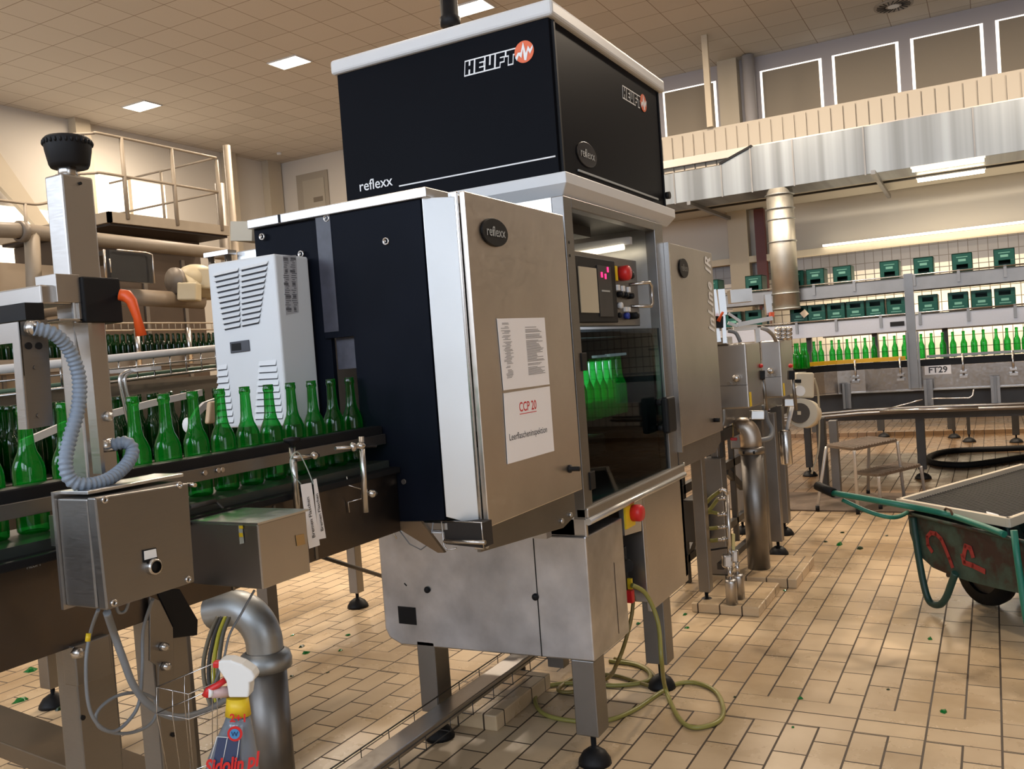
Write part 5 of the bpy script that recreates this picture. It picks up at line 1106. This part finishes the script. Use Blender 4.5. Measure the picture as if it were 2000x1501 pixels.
def sleg(top, foot): 
    top = Vector(top); foot = Vector(foot); k = top.lerp(foot, .07)
    M().tube([top + Vector((0, 0, -.02)), k + (foot - top) * .0 + Vector((0, 0, -.01)), foot + Vector((0, 0, .03))], .015, 10).obj('leg', ALU, st)
    M().cyl(foot + Vector((0, 0, .0)), foot + Vector((0, 0, .05)), .018, 10).obj('rubber_foot', BLACK, SC.objects[bpy.context.scene.objects[-1].name] if False else st)
sleg(tops[0], A_); sleg(tops[1], (tops[1].x, tops[1].y, 0)); sleg(tops[2], (tops[2].x + .02, tops[2].y - .03, 0)); sleg(tops[3], (tops[3].x + .1, tops[3].y + .05, 0))
sleg(lows[1], (lows[1].x, lows[1].y, 0)); sleg(lows[2], (lows[2].x + .02, lows[2].y - .02, 0))
# ================================================================ WHEELBARROW
RZ = .53; av = (at(1955, 1046, Z=RZ) - at(1775, 1002, Z=RZ)).normalized(); bv = Vector((-av.y, av.x, 0))
L_ = at(1775, 1002, Z=RZ)
wb = thing('wheelbarrow', 'battered green tipping wheelbarrow with red painted 04 and black grips', 'wheelbarrow', (L_.x, L_.y, 0))
def pl(px, py, off=0.0):   # pixel ray on the near side plane of the tub
    d = F * FPX + R * (px - 1000) - U * (py - 750.5); P0 = L_ - bv * off
    t = (P0 - CAM).dot(bv) / d.dot(bv); return CAM + d * t
TUBM, nt, p_ = newmat('tub_green_rusty'); N = nt.nodes.new; LN = nt.links.new
tc = N('ShaderNodeTexCoord'); n1 = N('ShaderNodeTexNoise'); n1.inputs['Scale'].default_value = 5.5; n1.inputs['Detail'].default_value = 8; n1.inputs['Roughness'].default_value = .65; LN(tc.outputs['Object'], n1.inputs['Vector'])
r1 = N('ShaderNodeValToRGB'); e = r1.color_ramp.elements; e[0].position = .44; e[0].color = (.030, .013, .010, 1); e[1].position = .53; e[1].color = (.030, .052, .038, 1); x_ = e.new(.66); x_.color = (.042, .08, .06, 1)
LN(n1.outputs['Fac'], r1.inputs['Fac']); LN(r1.outputs['Color'], p_.inputs['Base Color']); p_.inputs['Roughness'].default_value = .55
out = [pl(1773, 1000), pl(1777, 1040), pl(1784, 1062), pl(1800, 1088), pl(1822, 1108), pl(1850, 1120), pl(1890, 1134), pl(1940, 1147), pl(2000, 1160)]
end = pl(2000, 1160); far_ = [end + av * .14 + Vector((0, 0, .01)), end + av * .36 + Vector((0, 0, .20)), L_ + av * 1.35]
far_[-1].z = RZ
out += far_
m = M(); inner = [p + bv * .03 for p in out]; W_ = .72
n = len(out); f_ = [p + bv * W_ for p in out]; cen = sum(out, Vector()) / n
f_ = [p if i else p for i, p in enumerate(f_)]
m.faces(out + f_, [tuple(range(n)), tuple(range(2 * n - 1, n - 1, -1))] + [(i, i + 1, n + i + 1, n + i) for i in range(n - 1)])
tub = m.obj('tub', TUBM, wb); so = tub.modifiers.new('sheet', 'SOLIDIFY'); so.thickness = .006; so.offset = -1
M().tube([L_ - bv * .005, far_[-1] - bv * .005, far_[-1] + bv * (W_ + .005), L_ + bv * (W_ + .005)], .011, 10, closed=True).obj('rim', TUBM, wb)
# side tube: long green handle bar running along the near side
hz = .66; h0 = at(1626, 962, Z=.70); h1 = at(1757, 985, Z=.66); h2 = pl(1845, 1003, .03); h3 = pl(1905, 1022, .02); h4 = pl(1962, 1043, .02)
M().tube(smooth([h0, h1, h2, h3, h4], 5), [.017] * 21, 12).obj('handle_bar', GREENT, wb)
M().tube(smooth([h0.lerp(h1, .15) + Vector((0, 0, -.03)), at(1700, 1000, Z=.60), at(1745, 1010, Z=.57), pl(1773, 1000, .02)], 5), .012, 10).obj('handle_brace', GREENT, wb)
M().cyl(at(1596, 948, D=(h0 - CAM).dot(F) + .12), h0 + (h1 - h0) * .02, .026, 12).obj('rubber_grip', RUBBER, wb)
def uleg(o):
    P_ = [pl(*q, .012) + o for q in ((1783, 1010), (1790, 1060), (1800, 1120), (1810, 1162), (1820, 1178), (1836, 1180), (1848, 1166), (1858, 1140), (1866, 1118))]
    for v_ in P_: v_.z = max(v_.z, .018)
    return M().tube(smooth(P_, 5), .019, 12).obj('leg', plain('dark_green_tube', (.012, .05, .04), .45, var=.3) if o.length == 0 else bpy.data.materials['dark_green_tube'], wb)
uleg(Vector((0, 0, 0))); uleg(bv * .6)
M().tube([pl(1980, 1035, .03), pl(1990, 1110, .03), pl(2003, 1200, .03), pl(2010, 1235, .03)], .016, 12).obj('front_strut', GREENT, wb)
wc = Vector((5.62, .10, .20)); wh = M(); wh.lathe([(.13, -.04), (.19, -.045), (.20, 0), (.19, .045), (.13, .04)], wc, 28, bv); wo = wh.obj('wheel', RUBBER, wb)
M().disc(wc - bv * .02, bv, .13, .04, 20).obj('wheel_rim', DARKST, wo); M().cyl(wc - bv * .25, wc + bv * .25, .012).obj('axle', DARKST, wb)
m = M().tube([pl(1842, 1000, .02), pl(1848, 992, .02), pl(1856, 995, .02), pl(1861, 1006, .02)], .006, 8); m.obj('rusty_ring', plain('rust', (.10, .05, .02), .7), wb)
def stroke(pts, w_, name):
    m = M(); P = [pl(*q, .003) for q in pts]
    for a, b in zip(P, P[1:]):
        m.slab((a + b) / 2, b - a, bv, (b - a).cross(bv), (b - a).length / 2 + w_ * .6, .0012, w_)
    m.obj(name, REDPAINT, wb)
Zp = lambda x, y: (1700 + x / 5, 900 + y / 5)
stroke([Zp(600, 880), Zp(562, 820), Zp(555, 740), Zp(590, 700), Zp(640, 710), Zp(690, 760), Zp(730, 850), Zp(770, 950), Zp(800, 1030)], .012, 'painted_digit')
stroke([Zp(910, 930), Zp(930, 830), Zp(975, 850), Zp(1000, 930)], .013, 'painted_digit'); stroke([Zp(900, 920), Zp(915, 990), Zp(1000, 1020), Zp(1110, 1075)], .014, 'painted_digit')
# tray with mesh floor lying across the barrow
tz = .585
TA, TB, TC = at(1757, 981, Z=tz), at(1970, 1020, Z=tz), at(1970, 920, Z=tz); e1, e2 = TB - TA, TC - TA
e1 = e1.normalized(); e2 = e2.normalized(); wA, wB = (TB - TA).length, 1.55; e2 = (e2 - e1 * 0)
tr = thing('mesh_tray', 'large cream framed tray with black ribbed mesh lying on the wheelbarrow', 'tray', tuple(TA))
Q = [TA, TB, TB + e2 * wB, TA + e2 * wB]; TRW = plain('tray_cream', (.62, .54, .42), .5, var=.08)
for i in range(4):
    a, b = Q[i], Q[(i + 1) % 4]; dd = (b - a).normalized(); nn_ = Vector((dd.y, -dd.x, 0)); cc = (a + b) / 2
    M().slab(cc, dd, nn_, (0, 0, 1), (b - a).length / 2 + .012, .014, .024).obj('frame_side', TRW, tr, .003)
m = M().poly([q + Vector((0, 0, -.012)) for q in Q], (0, 0, -.006))
for k in range(52):
    f = (k + .5) / 52; a = Q[0].lerp(Q[3], f); b = Q[1].lerp(Q[2], f); m.slab((a + b) / 2 + Vector((0, 0, -.008)), b - a, e2, (0, 0, 1), (b - a).length / 2, .005, .004)
m.obj('ribbed_mesh', plain('mesh_black', (.022, .019, .018), .45, var=.4, vscale=20), tr)
m = M(); c = at(1940, 1006, Z=tz); random.seed(4)
m.slab(c, (1, .2, .2), (0, 1, .3), (0, 0, 1), .022, .03, .006); tag(m.obj('crumpled_label', PAPER, None, .003), 'scrap of pale paper lying in the corner of the mesh tray', 'paper')
# ================================================================ BROKEN GLASS
SH = plain('shard_green', (.01, .16, .03), .15); SHD = plain('shard_dark', (.012, .03, .008), .3); random.seed(9)
def shard(px, py, s, lab, mat=SH):
    c = at(px, py, Z=0); n = random.randint(5, 7); a0 = random.uniform(0, 6)
    pts = [(c.x + s * random.uniform(.55, 1.1) * math.cos(a0 + k * 2 * math.pi / n), c.y + s * random.uniform(.35, .8) * math.sin(a0 + k * 2 * math.pi / n)) for k in range(n)]
    m = M(); base = [Vector((x, y, .001)) for x, y in pts]; top = Vector((c.x, c.y, .001 + s * .35)); mid = [Vector((c.x + (x - c.x) * .6, c.y + (y - c.y) * .6, .001 + s * random.uniform(.15, .4))) for x, y in pts]
    m.faces(base + mid + [top], [tuple(range(n))[::-1]] + [(i, (i + 1) % n, n + (i + 1) % n, n + i) for i in range(n)] + [(n + i, n + (i + 1) % n, 2 * n) for i in range(n)])
    return tag(m.obj('glass_shard', mat), lab, 'shard')
near = [(598, 1275, .035, 'largest green shard between the pipe elbow and the machine base'), (590, 1262, .028, 'dark shard touching the largest one near the pipe elbow'), (680, 1240, .028, 'green shard nearest the lower left corner of the machine base'), (665, 1270, .02, 'small green shard below the one nearest the machine base'), (572, 1240, .02, 'green shard right beside the coupling of the pipe elbow'),
        (570, 1320, .016, 'small dark shard right of the riser of the pipe'), (640, 1313, .014, 'small dark shard in the open floor left of the rear left machine leg'), (535, 1165, .04, 'dark green shard just under the junction box'), (60, 1310, .05, 'green shard at the far left edge beside a conveyor leg'), (40, 1368, .05, 'long green shard on the floor at the lower left edge'), (118, 1385, .035, 'dark shard at the foot of the far left leg'),
        (1246, 1218, .03, 'green shard under the recess of the machine base'), (1338, 1200, .03, 'green and yellow shard between the machine leg and the twin cylinders'), (1342, 1226, .022, 'small green shard right of the right front machine leg'), (1481, 1150, .022, 'green shard on the rear edge of the low tiled plinth'), (1533, 1153, .022, 'green shard right of the plinth of the thick pipe'),
        (1816, 1247, .026, 'green shard on the floor below the wheelbarrow leg'), (1563, 1363, .020, 'small green shard on the crosswise tile course'), (1843, 1389, .024, 'bright green shard low in the lower right floor'), (1549, 1420, .012, 'tiniest green shard in the bottom tile rows'), (1640, 1063, .05, 'long thin green shard beyond the thick pipe'), (1680, 1071, .04, 'dark brownish shard between the stool and the wheelbarrow'), (1612, 1058, .028, 'small dark shard left of the long thin green one'),
        (1732, 1046, .025, 'tiny dark shard nearest the wheelbarrow'), (1645, 1040, .025, 'tiny dark shard nearest the step stool'), (1735, 1346, .012, 'tiny brown chip in the middle of the right floor'), (1435, 1361, .012, 'tiny brown chip beside the end loop of the air hose')]
for i, (x, y, s, lab) in enumerate(near): shard(x, y, s, lab, SHD if 'dark' in lab or 'brown' in lab else SH)
# ================================================================ LEFT BACKGROUND
TANP = plain('tan_painted_steel', (.29, .24, .18), .55, var=.15); TAN2 = plain('grey_tan_metal', (.17, .145, .12), .5, .3, var=.2, vscale=3)
BROWN = plain('brown_machine_panel', (.08, .055, .038), .5, .2, var=.3, vscale=3)
gl = thing('maintenance_platform', 'raised tan maintenance platform with tubular railings at the upper left', 'platform', (9, 11, 3.8)); GY = 10.0
px0, pxe = at(212, 412, Y=GY), at(440, 449, Y=GY)
M().box(px0.x, 9.85, GY, GY + .05, 3.73, 3.87).box(px0.x, px0.x + .05, GY, 12.4, 3.73, 3.87).obj('edge_beam', TANP, gl)
M().box(px0.x + .05, 9.85, GY + .05, 12.4, 3.70, 3.76).obj('deck', plain('deck_dark', (.035, .025, .02), .7), gl)
def post(px, pb, ptp, y=GY, r=.028): a, b = at(px, pb, Y=y), at(px - 9, ptp, Y=y); M().cyl((a.x, y, a.z), (a.x, y, b.z), r, 10).obj('railing_post', TANP, gl)
post(250, 428, 270); post(347, 440, 291); post(434, 450, 313)
gx = at(434, 450, Y=GY).x
m = M(); z1_, z2_ = 4.87, 4.36
for z in (z1_, z2_): m.tube(smooth([(px0.x - .35, GY + .5, z), (px0.x - .1, GY + .08, z), (px0.x + .1, GY, z), (gx, GY, z)], 5), .018, 8)
for z in (z1_, z2_): m.tube([(gx, GY, z), (gx, 12.4, z)], .016, 8)
m.tube([(gx, 11.2, 3.87), (gx, 11.2, z1_)], .02, 8); m.obj('handrails', TANP, gl)
tag(M().cyl((at(452, 400, Y=10.6).x, 10.6, 0), (at(452, 400, Y=10.6).x, 10.6, 5.3), .06, 12).obj('vertical_pipe', TANP), 'upright cream pipe at the right end of the platform railing', 'pipe')
tag(M().cyl((at(432, 400, Y=10.9).x, 10.9, 0), (at(432, 400, Y=10.9).x, 10.9, 4.75), .08, 12).obj('vertical_pipe', TAN2), 'upright brown-grey pipe just left of the cream one by the railing', 'pipe')
t = thing('stair_handrail', 'sagging thin handrail at the far left in front of the lit wall', 'handrail', at(60, 440, Y=10.5))
M().tube(smooth([at(-40, 386, Y=10.5), at(0, 391, Y=10.5), at(50, 397, Y=10.5), at(80, 398, Y=10.5), at(122, 387, Y=10.5), at(170, 372, Y=10.5)], 5), .018, 8).obj('rail', TANP, t); M().cyl(at(49, 398, Y=10.5), at(52, 470, Y=10.5), .022, 8).obj('post', TANP, t)
tag(M().tube([at(-60, 447, Y=9.6), at(40, 450, Y=9.6), at(120, 460, Y=9.6), at(300, 480, Y=9.6), at(438, 496, Y=9.6)], .088, 16).obj('steam_pipe', plain('lagged_pipe', (.20, .165, .125), .5, var=.3, vscale=3)), 'long lagged tan pipe running under the platform', 'pipe')
tag(M().tube([at(62, 455, Y=9.6), at(66, 540, Y=9.6), at(69, 640, Y=9.6)], .085, 16).obj('steam_pipe', TANP), 'vertical cream pipe dropping from the long lagged pipe at far left', 'pipe')
tag(M().lathe([(.09, -.04), (.12, -.04), (.12, .04), (.09, .04)], at(42, 452, Y=9.6), 18, (1, .0, .0)).obj('pipe_flange', TAN2), 'bolted flange on the long lagged pipe at far left', 'flange')
tag(M().cyl(at(300, 583, Y=9.0), (at(300, 583, Y=9.0).x, 11.2, at(300, 583, Y=9.0).z), .05).tube([at(225, 578, Y=9.0), at(395, 588, Y=8.8)], .10, 16).obj('steam_pipe', plain('lagged_pipe2', (.22, .17, .12), .5, var=.2)), 'short thick tan pipe behind the orange lever', 'pipe')
sc_ = thing('control_screen', 'dark hanging screen panel with a thin steel frame under the platform', 'screen', at(256, 520, Y=8.6))
q = [at(x, y, Y=8.6) for x, y in ((213, 487), (295, 493), (299, 553), (218, 546))]
M().poly(q, (0, .06, 0)).obj('screen', plain('screen_black', (.012, .012, .013), .3), sc_)
M().tube([at(228, 488, Y=8.55), at(285, 493, Y=8.55), at(297, 497, Y=8.55), at(299, 520, Y=8.55), at(302, 553, Y=8.55)], .010, 6).tube([at(203, 487, Y=8.55), at(207, 548, Y=8.55)], .014, 6).tube([at(214, 505, Y=8.55), at(217, 532, Y=8.55)], .008, 6).obj('frame_tubes', STEEL, sc_)
M().box(q[0].x, q[1].x, 8.66, 9.6, q[0].z - .05, q[0].z).obj('hanger', DARKST, sc_)
mo = thing('drive_motor', 'large beige lagged drive motor left of the cooling unit', 'motor', at(380, 550, Y=8.8)); MB_ = plain('beige_casting', (.42, .36, .24), .5, var=.12, vscale=5)
M().ell(at(385, 545, Y=8.8), .30, .2, .19, 20).obj('casing', MB_, mo); M().slab(at(402, 545, Y=8.65), R, F, U, .13, .1, .13).slab(at(370, 570, Y=8.65), R, F, U, .12, .1, .11).cyl(at(350, 560, Y=8.8), at(420, 560, Y=8.8), .17, 20).obj('cover', MB_, mo, .02)
M().lathe([(0, .0), (.16, 0), (.16, .06), (0, .08)], at(346, 548, Y=8.8), 20, (-1, 0, 0)).obj('flange', TAN2, mo)
wsh = thing('bottle_washer', 'large brown and beige bottle washer housing in the left background', 'machine', (6.5, 12, 0))
M().box(2.5, 8.0, 11.2, 13.5, 0, 3.3).obj('housing', plain('washer_beige', (.28, .225, .165), .6, var=.2, vscale=1), wsh)
M().box(8.0, 9.8, 10.6, 12.4, 0, 3.695).obj('housing_end', BROWN, wsh)
for x in (3.6, 4.7, 5.8, 6.9): M().box(x, x + .05, 11.17, 11.2, .2, 3.2).obj('panel_joint', TAN2, wsh)
for x in (8.7, 9.4): M().box(x, x + .06, 10.57, 10.6, .2, 3.4).obj('panel_joint', TAN2, wsh)
M().box(3.0, 10, 10.7, 11.2, 2.1, 2.3).obj('walkway_beam', TAN2, wsh)
def gantry(name, Y, x0, x1, z, h, mat, lab, d=.6):
    t = thing(name, lab, 'conveyor', ((x0 + x1) / 2, Y, 0))
    M().box(x0, x1, Y, Y + .03, z - h, z).obj('side_panel', mat, t); M().box(x0, x1, Y + .03, Y + d, z - .06, z - .02).obj('chain', DARKST, t)
    M().box(x0, x1, Y + d, Y + d + .03, z - h, z + .02).obj('side_panel', mat, t)
    for px_ in (190, 345, 525): lx = at(px_, 1200, Y=Y + .13).x; M().box(lx - .03, lx + .03, Y + .1, Y + .16, 0, z - h * .5).obj('leg', STEELD, t)
    return t
# upper bottle conveyor with mesh guard
UB = 1.93
t = gantry('bottle_conveyor', 8.4, 2.2, 10.0, UB, .14, steel('grey_panel', (.26, .235, .21), .5, .2, (1, 1, 1), 2, .1), 'upper background conveyor full of dark bottles behind the orange lever', .5)
m = M(); g0, g1 = 8.36, 0
for z in (2.28, 2.20): m.tube([(2.2, 8.36, z), (9.6, 8.36, z)], .010, 6)
for k in range(80): m.tube([(2.3 + k * .092, 8.36, 2.20), (2.3 + k * .092, 8.36, 2.28)], .006, 4)
m.obj('mesh_guard', TANP, t)
for px in (268, 369): a = at(px, 660, Y=8.33); M().cyl((a.x, 8.33, 1.8), (a.x, 8.33, 2.22), .03, 10).obj('guard_post', CHROME, t)
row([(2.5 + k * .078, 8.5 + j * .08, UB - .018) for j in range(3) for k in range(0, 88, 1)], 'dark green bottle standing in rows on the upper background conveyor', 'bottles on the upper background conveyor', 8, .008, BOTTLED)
# middle conveyor with white handrail
MP = steel('tan_panel', (.30, .26, .215), .5, .2, (1, 1, 1), 2, .1)
t = gantry('bottle_conveyor', 3.35, .9, 5.2, 1.60, .19, MP, 'middle background conveyor with a white tubular guide rail', .5)
ra_, rb_ = at(-60, 727, Y=3.3), at(420, 680, Y=3.3); rc_ = rb_ + (rb_ - ra_) * 1.0
WRL = plain('white_guide_rail', (.72, .66, .60), .35)
M().tube([ra_, rc_], .017, 12).obj('guide_rail', WRL, t); la, lb2 = ra_ + Vector((0, 0, -.045)), rc_ + Vector((0, 0, -.045)); m = M().tube([la, lb2], .004, 6)
for k in range(26): f = k / 26; a = ra_.lerp(rc_, f); m.tube([a, a + Vector((0, 0, -.10))], .004, 6)
m.tube([ra_ + Vector((0, 0, -.10)), rc_ + Vector((0, 0, -.10))], .007, 6); m.obj('wire_guide', CHROME, t)
M().tube([ra_ + Vector((0, .03, -.085)), rc_ + Vector((0, .03, -.085))], .009, 6).obj('green_wear_strip', plain('sage', (.10, .16, .09), .5), t)
# lower conveyor with curved white rails and green bottles
t = gantry('bottle_conveyor', 2.72, .7, 3.6, 1.315, .20, steel('dark_panel', (.16, .14, .12), .45, .3, (1, 1, 1), 3, .1), 'lower background conveyor with broad white rails behind the single bottle row', .55)
q = [at(x, y, Y=2.68) for x, y in ((40, 860), (130, 822), (222, 800), (300, 780), (395, 760))]; mm = M()
for a, b in zip(q, q[1:]): mm.poly([a, b, b + Vector((0, 0, -.024)), a + Vector((0, 0, -.024))], (0, .015, 0))
mm.obj('white_rail', WRL, t)
q = [at(x, y, Y=2.60) for x, y in ((370, 826), (385, 800), (400, 785), (425, 776), (460, 770))]; mm = M()
for a, b in zip(q, q[1:]): mm.poly([a, b, b + Vector((0, 0, -.028)), a + Vector((0, 0, -.028))], (0, .015, 0))
mm.obj('white_rail', WRL, t)
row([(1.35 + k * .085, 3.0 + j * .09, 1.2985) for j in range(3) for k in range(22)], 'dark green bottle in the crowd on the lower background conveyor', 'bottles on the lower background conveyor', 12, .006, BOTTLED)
for dx in (0, 9): M().tube(smooth([at(262 + dx, 722, Y=2.45), at(243 + dx, 728, Y=2.45), at(234 + dx, 742, Y=2.45), at(243 + dx, 790, Y=2.45), at(259 + dx, 860, Y=2.45), at(268 + dx, 905, Y=2.45), at(280 + dx, 960, Y=2.5)], 5), .006, 8).obj('bent_tube', CHROME, t)
M().slab(at(264, 722, Y=2.45), (1, 0, 0), (0, 1, 0), (0, 0, 1), .02, .1, .006).obj('cross_plate', CHROME, t)
M().ell(at(366, 830, Y=2.3), .012, .02, .025, 14).cyl(at(368, 830, Y=2.3), at(375, 830, Y=2.72), .004).obj('white_cap', WHITE, t)
t = thing('photo_sensor', 'small beige and orange sensor behind the bottles left of the cooling unit', 'sensor', at(412, 800, Y=2.35)); M().cyl(at(414, 812, Y=2.36), at(430, 860, Y=2.72), .006).obj('stem', STEELD, t); M().slab(at(412, 805, Y=2.35), (1, 0, 0), (0, 1, 0), (.25, 0, 1), .016, .01, .038).obj('body', plain('sensor_beige', (.6, .42, .25), .5), t, .006)

# wide conveyor table behind, its legs and brace
t = thing('side_conveyor', 'dark side conveyor frame on slender legs behind the infeed line', 'conveyor', (3.6, 3.9, 0))
M().box(2.3, 5.5, 3.98, 4.0, .95, 1.25).box(2.3, 5.5, 4.3, 4.32, .95, 1.25).obj('frame', DK, t)
cleg(4.62, 4.69, 3.80, 3.87, 1.2, t); cleg(2.72, 2.80, 4.25, 4.33, 1.2, t); None
M().box(4.60, 4.66, 3.84, 4.02, 1.1, 1.2).obj('outrigger', DK, t)
M().cyl(at(607, 1080, Y=3.3), at(748, 1125, Y=3.3), .012, 8).obj('diagonal_brace', DARKST, t)
